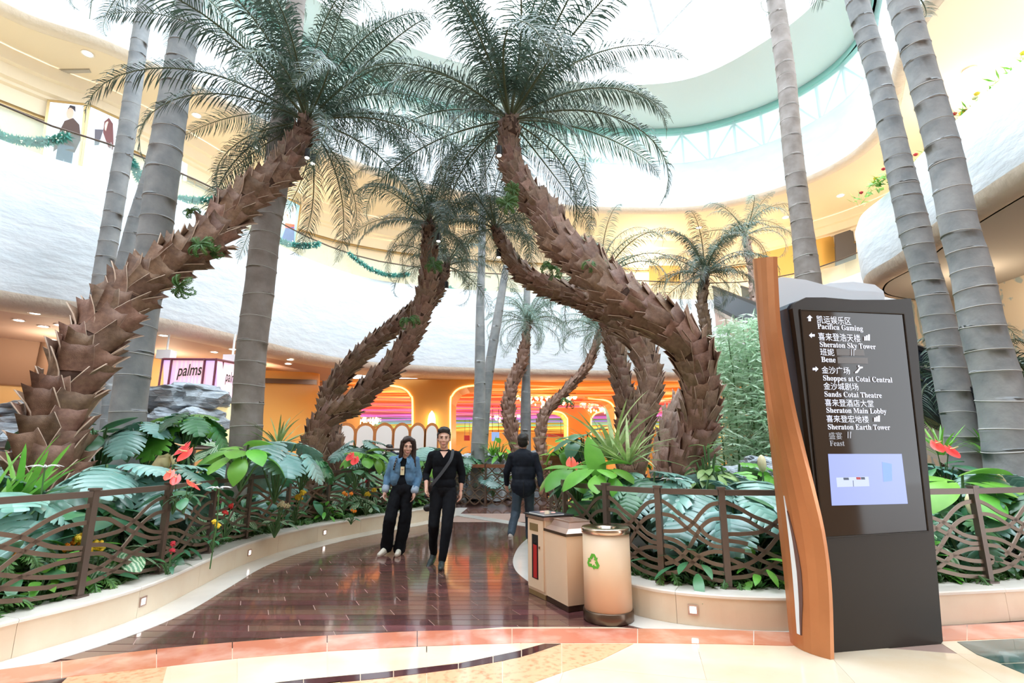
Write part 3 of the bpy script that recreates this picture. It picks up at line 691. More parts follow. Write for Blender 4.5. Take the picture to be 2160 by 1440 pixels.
garland([(738, 535), (785, 585), (862, 578)], 'teal tinsel garland hanging steeply left of the twin palm', (9.9, 9.35, 9.6), 5)
garland([(938, 600), (975, 622), (1022, 610)], 'teal tinsel garland behind the far slim trunks', (9.7, 9.35, 9.7), 6)

# ------------------------------------------------------------------ grey ringed royal palm trunks
def royal(pts, Y, label, m, spacing, seed, cat='palm trunk'):
    """pts: (px, py, width px); trunk stands at distance Y"""
    rnd = random.Random(seed)
    c = [PY(x, y, Y) for x, y, w in pts]; r = [SZ(w, x, y, Y) / 2 for x, y, w in pts]
    base = c[-1].copy(); base.z = .2
    pp = [Vector((p.x, p.y, p.z)) for p in c]; pp.append(Vector((c[-1].x + (c[-1].x - c[-2].x) * .15, Y, .15))) if c[-1].z > .25 else None
    if len(pp) > len(r): r.append(r[-1] * 1.04)
    sp = spline(pp, 8); n = len(pp) - 1
    def rad(i): f = i / 8; k = min(int(f), n - 1); return r[k] + (r[k + 1] - r[k]) * (f - k)
    base = sp[-1].copy(); root = empty('royal_palm', base, 0, label, cat, None)
    L = [0]
    for a, b in zip(sp, sp[1:]): L.append(L[-1] + (b - a).length)
    def at(s):
        for i in range(len(L) - 1):
            if L[i + 1] >= s:
                f = (s - L[i]) / max(1e-6, L[i + 1] - L[i]); return sp[i].lerp(sp[i + 1], f), rad(i) + (rad(i + 1) - rad(i)) * f
        return sp[-1], rad(len(sp) - 1)
    s = 0; rr = []; rings = []
    NS = 22
    while s < L[-1] - .05:
        stepd = spacing * rnd.uniform(.75, 1.25); e = min(s + stepd, L[-1])
        for q, k in ((0, 1.0), (.08, .985), (.5, .975), (.9, .99), (.985, 1.0)):
            p, ra = at(s + (e - s) * q); tl = rnd.uniform(-.04, .04) if q == 0 else 0
            rr.append([p - base + Vector((math.cos(2 * math.pi * a / NS) * ra * k * (1 + .02 * noise.noise(Vector((a, s * 2, seed)))), math.sin(2 * math.pi * a / NS) * ra * k, tl * math.cos(a * .6))) for a in range(NS)])
        p, ra = at(e); p2, _ = at(max(0, e - .02)); tl = rnd.uniform(-.035, .035); ph = rnd.uniform(0, 6)
        ring = [p - base + Vector((math.cos(2 * math.pi * a / NS) * ra * .985, math.sin(2 * math.pi * a / NS) * ra * .985, tl * math.cos(2 * math.pi * a / NS + ph))) for a in range(NS + 1)]
        MB().tube(ring, ra * .04, 4, False).build('leaf_scar_ring', M['ring'], root)
        s = e
    MB().rings(rr).build('trunk', m, root, True)
    return root, c[0]
royals = [
    ([(322, -90, 27), (309, 0, 28), (295, 80, 30), (274, 240, 33), (234, 480, 35), (213, 613, 37), (199, 760, 35), (187, 915, 34)], 11.0, 'slim blue-grey ringed trunk leaning in front of the speckled-dress poster', M['royal'], .42),
    ([(340, 250, 24), (318, 360, 28), (282, 480, 30), (247, 613, 28), (225, 740, 30), (215, 900, 32)], 12.2, 'slimmer grey ringed trunk slanting between the blue-grey trunk and the thick one', M['royal'], .42),
    ([(415, -90, 44), (401, 0, 48), (368, 200, 57), (348, 333, 62), (329, 480, 62), (303, 640, 63), (292, 713, 63), (273, 847, 66), (265, 930, 70)], 9.0, 'thick grey ringed trunk crossed by the leaning shaggy palm', M['royal'], .50),
    ([(640, -100, 34), (625, 0, 37), (600, 233, 48), (578, 400, 55), (562, 480, 58), (547, 613, 60), (530, 747, 61), (517, 947, 65)], 9.2, 'brown-grey ringed trunk rising behind the crown of the leaning shaggy palm', M['royal2'], .40),
    ([(1020, 330, 14), (1016, 547, 16), (1013, 647, 18), (1012, 813, 24), (1008, 947, 30)], 15.6, 'far slim upright grey trunk standing on the central rocks', M['royal'], .6),
    ([(1068, 560, 14), (1048, 680, 20), (1032, 780, 21), (1027, 847, 17), (1020, 947, 18)], 16.4, 'far slim grey trunk slanting behind the upright one on the central rocks', M['royal'], .6),
    ([(1112, 560, 14), (1111, 700, 15), (1110, 790, 17), (1109, 847, 22), (1109, 960, 23)], 17.8, 'far greenish-grey trunk rising over the head of the man in the blazer', M['royal'], .7),
    ([(1625, -100, 32), (1636, 0, 35), (1658, 160, 37), (1672, 320, 39), (1692, 480, 42), (1705, 594, 51), (1722, 760, 54), (1735, 930, 56)], 12.0, 'straight mauve-grey ringed trunk rising behind the copper fin of the sign', M['royal2'], .48),
    ([(1790, -100, 38), (1807, 0, 42), (1853, 160, 42), (1890, 320, 48), (1928, 480, 57), (1948, 560, 53), (1985, 699, 61), (2014, 838, 62), (2035, 945, 64)], 8.8, 'knobbly grey ringed trunk just right of the dark sign', M['royal'], .33),
    ([(1880, -100, 48), (1903, 0, 53), (1947, 160, 55), (1991, 320, 61), (2023, 480, 67), (2046, 560, 71), (2074, 699, 78), (2111, 838, 86), (2140, 1035, 94)], 7.3, 'thickest grey ringed trunk nearest the right edge', M['royal'], .36)]
RT = []
for i, (p, Y, l, m_, sp_c) in enumerate(royals): RT.append(royal(p, Y, l, m_, sp_c, i + 3)[0])

# ------------------------------------------------------------------ shaggy palms: core, leaf bases, fronds
def frond_mesh(name, L, elev, nl, ll, seed, sag=1.0, hang=.75):
    rnd = random.Random(seed); mb = MB(); pts = []; ang = elev; p = Vector((0, 0, 0)); n = 16
    for k in range(n + 1):
        pts.append(p.copy()); p = p + Vector((math.cos(ang), 0, math.sin(ang))) * (L / n); ang -= sag * (.35 + 1.1 * k / n) * (.16 + .10 * math.cos(elev)) * (1.35 if k > 10 else 1)
    mb.mi = 1; mb.tube(pts, [.022 * (1 - .85 * k / n) for k in range(n + 1)], 5); mb.mi = 0
    for i in range(nl):
        t = .10 + .89 * i / nl; f = t * n; k = min(int(f), n - 1); o = pts[k].lerp(pts[k + 1], f - k); tan = (pts[k + 1] - pts[k]).normalized()
        up = Vector((0, 1, 0)).cross(tan) * -1
        le = ll * (math.sin(math.pi * min(1, .16 + t * .88)) ** .6) * rnd.uniform(.8, 1.12)
        for s in (-1, 1):
            d = (Vector((0, s, 0)) * rnd.uniform(.75, 1) + tan * rnd.uniform(.45, .8) + up * rnd.uniform(.0, .45)).normalized()
            w = (tan * .9 + up * rnd.uniform(-.3, .3)).normalized() * .0095
            q1 = o + d * le * .4 + Vector((0, 0, -.02)); d2 = (d + Vector((0, 0, -hang * rnd.uniform(.7, 1.3)))).normalized(); q2 = q1 + d2 * le * .35
            d3 = (d2 + Vector((0, 0, -hang * rnd.uniform(.5, 1.2)))).normalized(); q3 = q2 + d3 * le * .3
            mb.add([o - w * .7, o + w * .7, q1 - w, q1 + w, q2 - w * .8, q2 + w * .8, q3], [(0, 1, 3, 2), (2, 3, 5, 4), (4, 5, 6)])
    me = bpy.data.meshes.new(name); me.from_pydata([tuple(v) for v in mb.v], [], mb.f); me.polygons.foreach_set('material_index', mb.m)
    return me
ELEV = [84, 70, 56, 42, 26, 8, -18]
FM = {}
def get_fronds(kind):
    if kind in FM: return FM[kind]
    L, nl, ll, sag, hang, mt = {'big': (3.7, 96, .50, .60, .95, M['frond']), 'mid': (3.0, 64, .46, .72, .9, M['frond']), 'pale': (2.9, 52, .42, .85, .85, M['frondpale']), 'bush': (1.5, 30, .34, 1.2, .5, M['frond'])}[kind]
    out = []
    for i, e in enumerate(ELEV):
        v = []
        for q in range(2):
            me = frond_mesh('frond', L, R(e), nl, ll, i * 7 + q, sag, hang); me.materials.append(mt); me.materials.append(M['rachis']); v.append(me)
        out.append(v)
    FM[kind] = out; return out
def boot_mesh(w, h, seed):
    rnd = random.Random(seed); nx, nz = 5, 4; vs = []
    tips = (rnd.uniform(.7, 1.1), rnd.uniform(.7, 1.1)); sk_ = rnd.uniform(-.12, .12)
    for j in range(nz):
        v = j / (nz - 1)
        for i in range(nx):
            u = i / (nx - 1) * 2 - 1
            ww = w * (1.0 - .12 * v * v + .0 * v); x = u * ww / 2 + sk_ * v * w
            topz = h * (1 + (.16 * tips[0 if u < 0 else 1] * abs(u) ** 1.3 if v == 1 else 0) + (.10 * tips[1] if v == 1 and u == 0 else 0))
            z = topz * v - .08 * h
            out = .02 + .16 * v + .30 * (v ** 3) * (.25 + 1.1 * abs(u) ** 2.4) - .26 * u * u * (1 - .8 * v)
            vs.append(Vector((x, -out, z)))
    n = len(vs); vs += [v + Vector((0, .075, -.01)) for v in vs]; fs = []
    for j in range(nz - 1):
        for i in range(nx - 1):
            a = j * nx + i; fs.append((a, a + 1, a + nx + 1, a + nx)); fs.append((a + n, a + nx + n, a + nx + 1 + n, a + 1 + n))
    ed = len(fs)
    for i in range(nx - 1): a = (nz - 1) * nx + i; fs.append((a, a + 1, a + 1 + n, a + n))
    ee = len(fs)
    for j in range(nz - 1):
        a = j * nx; fs.append((a, a + nx, a + nx + n, a + n)); a += nx - 1; fs.append((a, a + n, a + nx + n, a + nx))
    me = bpy.data.meshes.new('leaf_base'); me.from_pydata([tuple(v) for v in vs], [], fs); me.polygons.foreach_set('use_smooth', [True] * len(me.polygons)); me.polygons.foreach_set('material_index', [1 if ed <= k < ee + 6 else 0 for k in range(len(fs))]); return me
BM = [boot_mesh(1, 1.0, 50 + i) for i in range(6)]
BMp = []
for b in BM:
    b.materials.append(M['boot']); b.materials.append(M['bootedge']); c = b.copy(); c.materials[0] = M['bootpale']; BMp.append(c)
def shaggy(pts, Ys, label, boot, per, fr='big', nf=30, fscale=1.0, seed=1, pale=False, single=True, crown=True, azlim=None, flr=None, fl=.62):
    """pts: (px,py,width px) from crown to foot, Ys: distance at crown .. foot"""
    rnd = random.Random(seed); n = len(pts)
    ys = [Ys[0] + (Ys[-1] - Ys[0]) * i / (n - 1) if len(Ys) == 2 else Ys[i] for i in range(n)]
    c = [PY(x, y, Y) for (x, y, w), Y in zip(pts, ys)]; r = [SZ(w, x, y, Y) / 2 * .72 for (x, y, w), Y in zip(pts, ys)]
    if c[-1].z > .3 and flr is None: d = (c[-1] - c[-2]).normalized(); c.append(Vector((c[-1].x + d.x * .2, c[-1].y, .15))); r.append(r[-1] * 1.05)
    sp = spline(c, 6); nn_ = len(c) - 1
    def rad(i): f = i / 6; k = min(int(f), nn_ - 1); return r[k] + (r[k + 1] - r[k]) * (f - k)
    base = sp[-1].copy(); root = empty('shaggy_palm', base, 0, label, 'palm tree')
    MB().tube([p - base for p in sp], [rad(i) * .93 for i in range(len(sp))], 14).build('trunk', M['trunkcore'], root, True)
    L = [0]
    for a, b in zip(sp, sp[1:]): L.append(L[-1] + (b - a).length)
    s = .1; row = 0; cnt = 0; ms = BMp if pale else BM; fused = MB()
    while s < L[-1] - .02:
        for i in range(len(L) - 1):
            if L[i + 1] >= s: break
        f = (s - L[i]) / (L[i + 1] - L[i]); p = sp[i].lerp(sp[i + 1], f); ra = rad(i) + (rad(i + 1) - rad(i)) * f
        up = (sp[i] - sp[i + 1]).normalized(); h = boot * (ra / r[-2]) ** .6
        sc_ = h
        q = up.to_track_quat('Z', 'Y').to_matrix().to_4x4()
        for k in range(per):
            a = 2 * math.pi * (k + .5 * (row % 2) + rnd.uniform(-.16, .16)) / per
            w = 2 * math.pi * ra / per * rnd.uniform(1.15, 1.5); zj = ((k * 3 + row) % per / per - .5) * h * .85
            mm = Matrix.Translation(p - base) @ q @ Matrix.Rotation(a, 4, 'Z') @ Matrix.Translation((0, -ra * .95, zj + rnd.uniform(-.1, .1) * h)) @ Matrix.Rotation(rnd.uniform(-.22, .22), 4, 'Y') @ Matrix.Rotation(rnd.uniform(-.04, .06), 4, 'X') @ Matrix.Diagonal((w, w * fl * rnd.uniform(.75, 1.15), h * rnd.uniform(.9, 1.15), 1))
            me = rnd.choice(ms)
            if single and cnt < 298: inst(me, 'leaf_base', mm, root); cnt += 1
            else: fused.add([mm @ v.co for v in me.vertices], [tuple(pl.vertices) for pl in me.polygons])
        s += h * .66; row += 1
    if fused.v: o = fused.build('leaf_bases', M['bootpale'] if pale else M['boot'], root, True); o['kind'] = 'stuff'
    if crown:
        fm = get_fronds(fr); top = sp[0] - base; tilt = (sp[0] - sp[3]).normalized()
        for k in range(nf):
            e = min(6, int((k / nf) ** .85 * 7)); az = k * 2.39996 + rnd.uniform(-.2, .2)
            if azlim and not azlim(az): pass
            me = fm[e][k % 2]; s_ = fscale * rnd.uniform(.85, 1.1) * (.9 if e == 0 else (.72 if e == 6 else 1))
            lean = Matrix.Rotation(rnd.uniform(-.5, .5), 4, 'X')
            tq = Vector((0, 0, 1)).rotation_difference((Vector((0, 0, 1)) * 1.6 + tilt).normalized()).to_matrix().to_4x4()
            inst(me, 'frond', Matrix.Translation(top + tilt * .15) @ tq @ Matrix.Rotation(az, 4, 'Z') @ lean @ Matrix.Scale(s_, 4), root)
        # fibrous heart
        MB().tube([top - tilt * .35, top + tilt * .05, top + tilt * .4], [r[0] * 1.25, r[0] * 1.15, r[0] * .4], 10).build('crown_heart', M['trunkcore'], root, True)
    return root
PA = shaggy([(645, 268, 46), (640, 283, 48), (617, 317, 54), (583, 367, 66), (520, 417, 76), (460, 475, 80), (430, 513, 82), (360, 553, 88), (287, 607, 96), (233, 667, 106), (182, 747, 116), (133, 847, 128), (108, 940, 136), (98, 1010, 140)],
            [8.6, 8.55, 8.45, 8.3, 8.1, 7.9, 7.8, 7.6, 7.4, 7.2, 7.0, 6.9, 6.85, 6.8], 'big shaggy palm leaning steeply across the grey trunks, thick base at the left fence', .36, 6, 'big', 44, 1.08, 11, fl=.8)
PB = shaggy([(1075, 265, 48), (1075, 330, 56), (1105, 395, 68), (1150, 450, 76), (1180, 507, 90), (1233, 553, 98), (1287, 607, 104), (1353, 653, 110), (1420, 697, 114), (1459, 744, 106), (1474, 808, 98), (1475, 872, 96), (1459, 951, 94), (1430, 1015, 96)],
            [8.2, 8.0, 7.8, 7.6, 7.4, 7.2, 7.05, 6.9, 6.85, 6.9, 7.0, 7.1, 7.2, 7.3], 'big shaggy palm arching over the path from beside the copper fin', .27, 8, 'big', 44, 1.05, 12)
PC = shaggy([(905, 485, 32), (905, 563, 42), (897, 623, 48), (879, 682, 50), (854, 731, 54), (824, 776, 56), (781, 814, 58), (741, 853, 58), (700, 875, 58), (675, 900, 58), (663, 932, 58), (658, 975, 62)],
            [10.4, 10.0], 'shaggy palm with curved trunk behind the denim-jacketed woman, front of the twin pair', .26, 8, 'big', 32, .66, 13)
PD = shaggy([(937, 572, 26), (915, 622, 34), (872, 656, 40), (830, 690, 42), (790, 722, 44), (754, 756, 46), (722, 790, 48), (697, 832, 50), (690, 880, 50), (700, 925, 52), (706, 975, 54)],
            [12.2, 11.6], 'thinner shaggy palm running parallel behind its twin', .26, 7, 'mid', 22, .72, 14)
PE = shaggy([(1050, 492, 26), (1060, 513, 30), (1087, 557, 40), (1120, 587, 48), (1170, 610, 54), (1220, 627, 58), (1270, 653, 62), (1320, 690, 68), (1353, 730, 68), (1367, 780, 64), (1370, 830, 62), (1353, 897, 62), (1338, 980, 62)],
            [10.2, 8.9], 'shaggy palm with trunk bent like a question mark under the big arch', .26, 7, 'mid', 24, .72, 15)
PF = shaggy([(1272, 600, 36), (1280, 650, 40), (1293, 713, 46), (1303, 763, 50), (1313, 813, 50), (1320, 860, 50), (1322, 975, 50)],
            [11.0, 10.4], 'upright shaggy palm half hidden behind the bent one', .24, 7, 'pale', 30, .78, 16)
PG = shaggy([(1112, 690, 16), (1107, 730, 22), (1097, 773, 28), (1080, 813, 31), (1073, 863, 33), (1080, 913, 33), (1092, 955, 33)],
            [17.6, 17.2], 'small far shaggy palm with wavy trunk beside the slim grey trunks', .30, 7, 'pale', 40, .78, 17, single=False)
PH = shaggy([(1262, 705, 15), (1255, 735, 19), (1233, 780, 23), (1187, 830, 25), (1150, 873, 27), (1140, 930, 28), (1146, 975, 30)],
            [17.4, 16.6], 'small far shaggy palm leaning right behind the man in the blazer', .30, 7, 'pale', 38, .76, 18, single=False)
PI_ = shaggy([(1485, 590, 22), (1481, 640, 25), (1490, 700, 27), (1500, 800, 27), (1503, 900, 27)],
            [13.6, 13.4], 'slender shaggy palm standing in front of the bamboo', .24, 7, 'mid', 34, .78, 19, single=False)
PJ = shaggy([(1573, 505, 14), (1580, 540, 18), (1590, 600, 20), (1597, 740, 22), (1600, 900, 22)],
            [18.4, 18.2], 'far washed-out pale palm behind the copper fin', .26, 6, 'pale', 22, .95, 20, pale=True, single=False)
PL = shaggy([(1432, 850, 40), (1418, 880, 46), (1408, 930, 52), (1402, 1000, 58), (1400, 1030, 60)],
            [7.9, 7.5], 'pale shaggy side trunk leaning against the foot of the arching palm', .26, 7, seed=21, pale=True, crown=False)
# trunk spotlights
def spot(px, Y, label):
    c = PY(*px, Y); root = empty('spotlight', c, 0, label, 'spotlight', 'small spotlights clipped to the palms')
    MB().lathe([(.02, .16), (.045, .14), (.05, 0), (.045, -.02)], n=10).build('lamp_body', M['black'], root)
    MB().lathe([(.0, -.045), (.036, -.035), (.04, -.022)], n=10).build('lit_lens', M['down'], root)
spot((648, 330), 8.3, 'spotlight hanging at the neck of the leaning palm, inner one'); spot((660, 342), 8.25, 'spotlight hanging at the neck of the leaning palm, outer lower one')
spot((925, 506), 9.7, 'spotlight at the neck of the curved twin palm'); spot((1053, 325), 7.8, 'spotlight at the neck of the arching palm')
spot((942, 607), 11.9, 'spotlight on the trunk of the hidden twin palm'); spot((1052, 540), 10.0, 'spotlight at the neck of the bent palm')
# hanging fronds of the trees whose crowns are above the picture
for px, Y, e, az, sc_, par in (((1636, 0), 11.9, 5, 3.4, .75, 7), ((1735, -60), 8.7, 6, 3.6, .95, 8), ((1925, -20), 7.2, 6, .4, .6, 9), ((1790, -80), 8.7, 5, 2.7, .7, 8)):
    p = PY(px[0], px[1], Y); me = get_fronds('bush')[e][0]
    o = inst(me, 'frond', Matrix.Translation(p - RT[par].location) @ Matrix.Rotation(az, 4, 'Z') @ Matrix.Scale(sc_, 4), RT[par])
for k in range(12):
    me = get_fronds('mid')[1 + k % 5][k % 2]
    for ri, q in ((0, (322, -60)), (2, (415, -60)), (3, (640, -60))):
        p = PY(q[0], q[1], royals[ri][1]); inst(me, 'frond', Matrix.Translation(p - RT[ri].location) @ Matrix.Rotation(k * 2.4 + ri, 4, 'Z') @ Matrix.Scale(.95, 4), RT[ri])
# ------------------------------------------------------------------ railings with woven flat bars
WAVES = [[(0, .95), (.14, .89), (.32, .78), (.55, .68), (.78, .53), (1, .47)], [(0, .78), (.2, .75), (.42, .62), (.65, .50), (.85, .42), (1, .41)],
         [(1, .94), (.85, .91), (.7, .82), (.55, .69), (.40, .60), (.2, .57), (0, .565)], [(1, .75), (.85, .73), (.68, .64), (.55, .50), (.40, .34), (.22, .22), (0, .16)],
         [(0, .49), (.22, .45), (.42, .36), (.62, .27), (.82, .21), (1, .19)], [(0, .39), (.18, .36), (.36, .26), (.6, .16), (.82, .11), (1, .10)],
         [(0, .27), (.2, .18), (.42, .10), (.7, .03), (1, .005)], [(1, .35), (.82, .345), (.6, .28), (.42, .16), (.22, .08), (0, .05)]]
def railing(label, posts, z0, z1, rail_m, waves=WAVES, post_m=None, rail=(.055, .05), cat='railing', barh=.034):
    base = Vector((posts[0][0], posts[0][1], z0)); root = empty('railing', base, 0, label, cat); post_m = post_m or M['bronze']
    P = [Vector((x, y, 0)) - Vector((base.x, base.y, 0)) for x, y in posts]; H = z1 - z0
    for i, p in enumerate(P):
        d = (P[min(i + 1, len(P) - 1)] - P[max(i - 1, 0)]).normalized(); rz = math.atan2(d.y, d.x)
        mb = MB(); mb.box(p + Vector((0, 0, H / 2)), (.055, .055, H), rz); mb.box(p + Vector((0, 0, .008)), (.11, .10, .016), rz); mb.box(p + Vector((0, 0, H + .01)), (.072, .072, .02), rz)
        mb.build('post', post_m, root)
    for a, b in zip(P, P[1:]):
        d = (b - a); L = d.length; t = d / L; n = Vector((-t.y, t.x, 0)); a2 = a + t * .028; L2 = L - .056
        mb = MB(); mb.box((a + b) / 2 + Vector((0, 0, H - rail[1] / 2 - .005)), (L2, rail[0], rail[1]), math.atan2(t.y, t.x)); mb.build('top_rail', rail_m, root)
        for wv in waves:
            pts = spline([a2 + t * (u * L2) + Vector((0, 0, .05 + v * (H - .13))) for u, v in wv], 4)
            MB().bar(pts, .012, barh, n).build('wavy_bar', M['bronze_bar'], root)
    return root
railing('bronze railing with woven wavy bars on the curb behind the walking couple', [(-4.2, 2.6), (-3.93, 3.62), (-3.62, 4.67), (-3.54, 5.55), (-3.66, 6.62), (-3.75, 7.7), (-3.65, 8.8), (-3.38, 9.9), (-2.93, 10.9), (-2.40, 11.85), (-1.98, 12.8), (-1.72, 13.9)], .27, 1.13, M['bronze'])
railing('bronze railing with woven wavy bars on the curb behind the bins and the tall sign', [(1.05, 9.3), (.56, 7.7), (.62, 6.3), (.98, 5.62), (1.40, 5.17), (1.93, 4.97), (2.75, 4.93), (3.58, 5.02), (4.43, 5.17), (5.3, 5.4), (6.3, 5.7)], .27, 1.12, M['bronze'])
CURL = []
for r_ in range(5):
    for s in (1, -1):
        CURL.append([(u / 16, .10 + r_ * .2 + s * .10 * math.cos(u / 16 * 2 * math.pi * 1.5 + r_ * 1.57)) for u in range(17)])
railing('far railing of dense curling ironwork under a thick reddish wooden handrail', [(-1.6, 14.95), (-.72, 14.7), (.2, 14.4), (1.1, 14.1)], .02, 1.14, M['wood_rail'], CURL, M['bronze'], (.14, .09), barh=.03)
e_ = empty('newel_post', (1.2, 14.0, .01), 0, 'thick reddish wooden post ending the curling iron railing', 'post')
MB().box((0, 0, .62), (.30, .30, 1.24)).build('shaft', M['wood_rail'], e_); MB().box((-.1, 0, 1.30), (.62, .34, .13)).build('cap', M['wood_rail'], e_)
def plainrail(label, a, b, n):
    base = Vector((a.x, a.y, .2)); root = empty('handrail', base, 0, label, 'railing'); a = a - base; b = b - base
    MB().tube([a, b], .035, 6).build('top_rail', M['bronze'], root)
    MB().tube([a - Vector((0, 0, .45)), b - Vector((0, 0, .45))], .014, 5).build('middle_rail', M['bronze'], root)
    for k in range(n):
        p = a.lerp(b, k / (n - 1)); MB().box((p.x, p.y, p.z / 2), (.05, .05, p.z)).build('post', M['bronze'], root)
plainrail('dark rail beyond the foliage at the far left edge', PY(-60, 945, 10.4), PY(95, 945, 10.6), 3)
plainrail('dark rail beyond the foliage left of the brown-grey trunk', PY(300, 944, 11.5), PY(520, 947, 11.6), 3)
plainrail('dark rail beyond the foliage in front of the folding screen', PY(740, 946, 14.5), PY(890, 948, 14.6), 3)

# step lights set in the curbs
def steplight(px, py, curve, label):
    g = G(px, py, 0); c = resample(curve, .05); k = min(range(len(c)), key=lambda i: (c[i] - g).length); nn = normals2(c)[k]
    rz = math.atan2(nn.y, nn.x) - math.pi / 2; root = empty('step_light', c[k] + nn * .008 + Vector((0, 0, .135)), rz, label, 'step light')
    mb = MB()
    for x, z, w, h in ((0, .034, .082, .014), (0, -.034, .082, .014), (.034, 0, .014, .06), (-.034, 0, .014, .06)): mb.box((x, -.001, z), (w, .012, h))
    mb.build('frame', M['rosemetal'], root); MB().box((0, .002, 0), (.055, .008, .055)).build('lit_lens', mat('step_lens', (1, 1, 1), emit=(1, .93, .85), es=5), root)
steplight(312, 1302, curbL, 'square step light in the curb nearest the camera on the railing side')
steplight(520, 1188, curbL, 'square step light in the curb, middle of the three along the walk')
steplight(680, 1140, curbL, 'square step light in the curb closest to the walking couple')
steplight(1468, 1322, curbR, 'square step light in the curb between the round bin and the tall sign')

# ------------------------------------------------------------------ bins and extinguisher cabinet
rb_ = empty('recycling_bin', (.86, 5.02, .010), 0, 'round cream recycling bin with green arrows symbol', 'bin')
MB().lathe([(.218, 0), (.222, .004), (.222, .085), (.216, .09)], n=48).build('plinth', M['darksteel'], rb_, True)
MB().lathe([(.212, .09), (.212, .725)], n=48).build('body', M['bincream'], rb_, True)
MB().lathe([(.216, .725), (.222, .73), (.222, .765), (.215, .775), (.12, .772), (.085, .765), (.085, .70), (.0, .70)], n=48).build('steel_lid', M['steel'], rb_, True)
MB().lathe([(.083, .702), (.0, .703)], n=24).build('opening', M['black'], rb_)
rcy = [[(0, 0), (.5, .87), (.3, 1.2), (-.15, .4)]]
def oncyl(u, v, r=.2135):   # u metres along the face, v height
    a = R(-90) + R(-44) + u / r; return Vector((r * math.cos(a), r * math.sin(a), v))
def logo_piece(poly, parent):
    vs = [oncyl(x, z) for x, z in poly]; n = len(vs); out = [Vector((v.x * 1.008, v.y * 1.008, v.z)) for v in vs]
    link_mesh('recycling_arrow', vs + out, [tuple(range(n - 1, -1, -1)), tuple(range(n, 2 * n))] + [(i, (i + 1) % n, (i + 1) % n + n, i + n) for i in range(n)], M['greenprint'], parent)
for k in range(3):
    a = k * 2 * math.pi / 3; ca_, sa_ = math.cos(a), math.sin(a)
    for pl in ([(-.035, .030), (-.012, .068), (.020, .068), (-.010, .018)], [(.006, .060), (.020, .068), (.040, .036), (.050, .042), (.040, .008), (.008, .020), (.018, .026)]):
        logo_piece([(x * ca_ - z * sa_, .50 + x * sa_ + z * ca_) for x, z in pl], rb_)
def along(o, d, *c): return [o + d * x for x in c]
dL = Vector((.20, -.45, 0)).normalized(); dR = Vector((.91, .41, 0)).normalized()
sq = empty('litter_bin', (.33, 5.61, .010), 0, 'square cream litter bin with a funnel-shaped metal top', 'bin')
fl, fw = .46, .38
def cor(k, ins, z): # corners of the square bin, inset
    o = [Vector((0, 0, 0)) + dL * ins + dR * ins, dL * (fl - ins) + dR * ins, dL * (fl - ins) + dR * (fw - ins), dL * ins + dR * (fw - ins)]
    return [Vector((p.x, p.y, z)) for p in o]
MB().rings([cor(0, .01, 0), cor(0, .01, .05)]).build('plinth', M['darksteel'], sq)
MB().rings([cor(0, .005, .05), cor(0, -.005, .655), cor(0, -.005, .66)]).build('body', M['bincream'], sq)
MB().rings([cor(0, -.012, .66), cor(0, -.012, .685)]).build('rim', M['darksteel'], sq)
MB().rings([cor(0, -.005, .685), cor(0, .05, .72), cor(0, .075, .77), cor(0, .070, .785), cor(0, .10, .785), cor(0, .12, .72)]).build('funnel_top', M['rosemetal'], sq)
MB().rings([cor(0, .105, .715), cor(0, .105, .722)]).build('opening', M['black'], sq)
cb = empty('extinguisher_cabinet', (.165, 5.90, .010), 0, 'narrow cream cabinet holding a red fire extinguisher behind a glass slot', 'cabinet')
d1 = Vector((.46, -.88, 0)).normalized(); d2 = Vector((.90, .44, 0)).normalized(); cw, cd, ch = .36, .30, .80
def cc4(a, b, c_, d_, z): return [Vector((p.x, p.y, z)) for p in (d1 * a + d2 * c_, d1 * b + d2 * c_, d1 * b + d2 * d_, d1 * a + d2 * d_)]
MB().rings([cc4(.012, cw - .012, .01, cd - .01, 0), cc4(.012, cw - .012, .01, cd - .01, .045)]).build('plinth', M['gold'], cb)
MB().rings([cc4(0, cw, .012, cd, .045), cc4(0, cw, .012, cd, .76)]).build('body', M['bincream'], cb)
MB().rings([cc4(-.01, cw + .01, -.01, cd + .01, .76), cc4(-.01, cw + .01, -.01, cd + .01, .79)]).build('cornice', M['rosemetal'], cb)
def face(a0, a1, z0, z1, o0, o1, nm, m, par=cb):
    vs = [d1 * a0 + d2 * o0, d1 * a1 + d2 * o0, d1 * a1 + d2 * o1, d1 * a0 + d2 * o1]
    return MB().rings([[Vector((p.x, p.y, z0)) for p in vs], [Vector((p.x, p.y, z1)) for p in vs]]).build(nm, m, par)
dr = face(.02, cw - .02, .075, .75, -.004, .012, 'door', M['bincream'])
face(.11, .235, .17, .60, -.007, -.003, 'glass_slot', M['black'], dr); face(.065, .235, .635, .71, -.008, -.003, 'brass_plate', M['gold'], dr)
face(.145, .215, .18, .50, -.011, -.007, 'extinguisher', M['red'], cb); face(.16, .2, .50, .525, -.011, -.007, 'extinguisher_neck', M['black'], cb)
face(.262, .28, .47, .495, -.014, -.004, 'keyhole_latch', M['steel'], dr)
MB().rings([cc4(-.03, cw + .02, -.03, cd + .05, .79), cc4(-.03, cw + .02, -.03, cd + .05, .803)]).build('cabinet_top', M['black'], cb)
def book(p, rz, sz, m, label):
    r = empty('leaflet_stack', p, rz, label, 'leaflets'); MB().box((0, 0, sz[2] / 2), sz).build('paper_block', M['white'], r); MB().box((0, 0, sz[2] + .002), (sz[0], sz[1], .004)).build('cover', m, r)
    for x, y in ((-.05, -.02), (.06, .05)): MB().lathe([(.028, sz[2] + .0045), (.02, sz[2] + .012), (0, sz[2] + .013)], (x, y, 0), 8).build('pink_motif', mat('pink_print', (.85, .38, .30)), r)
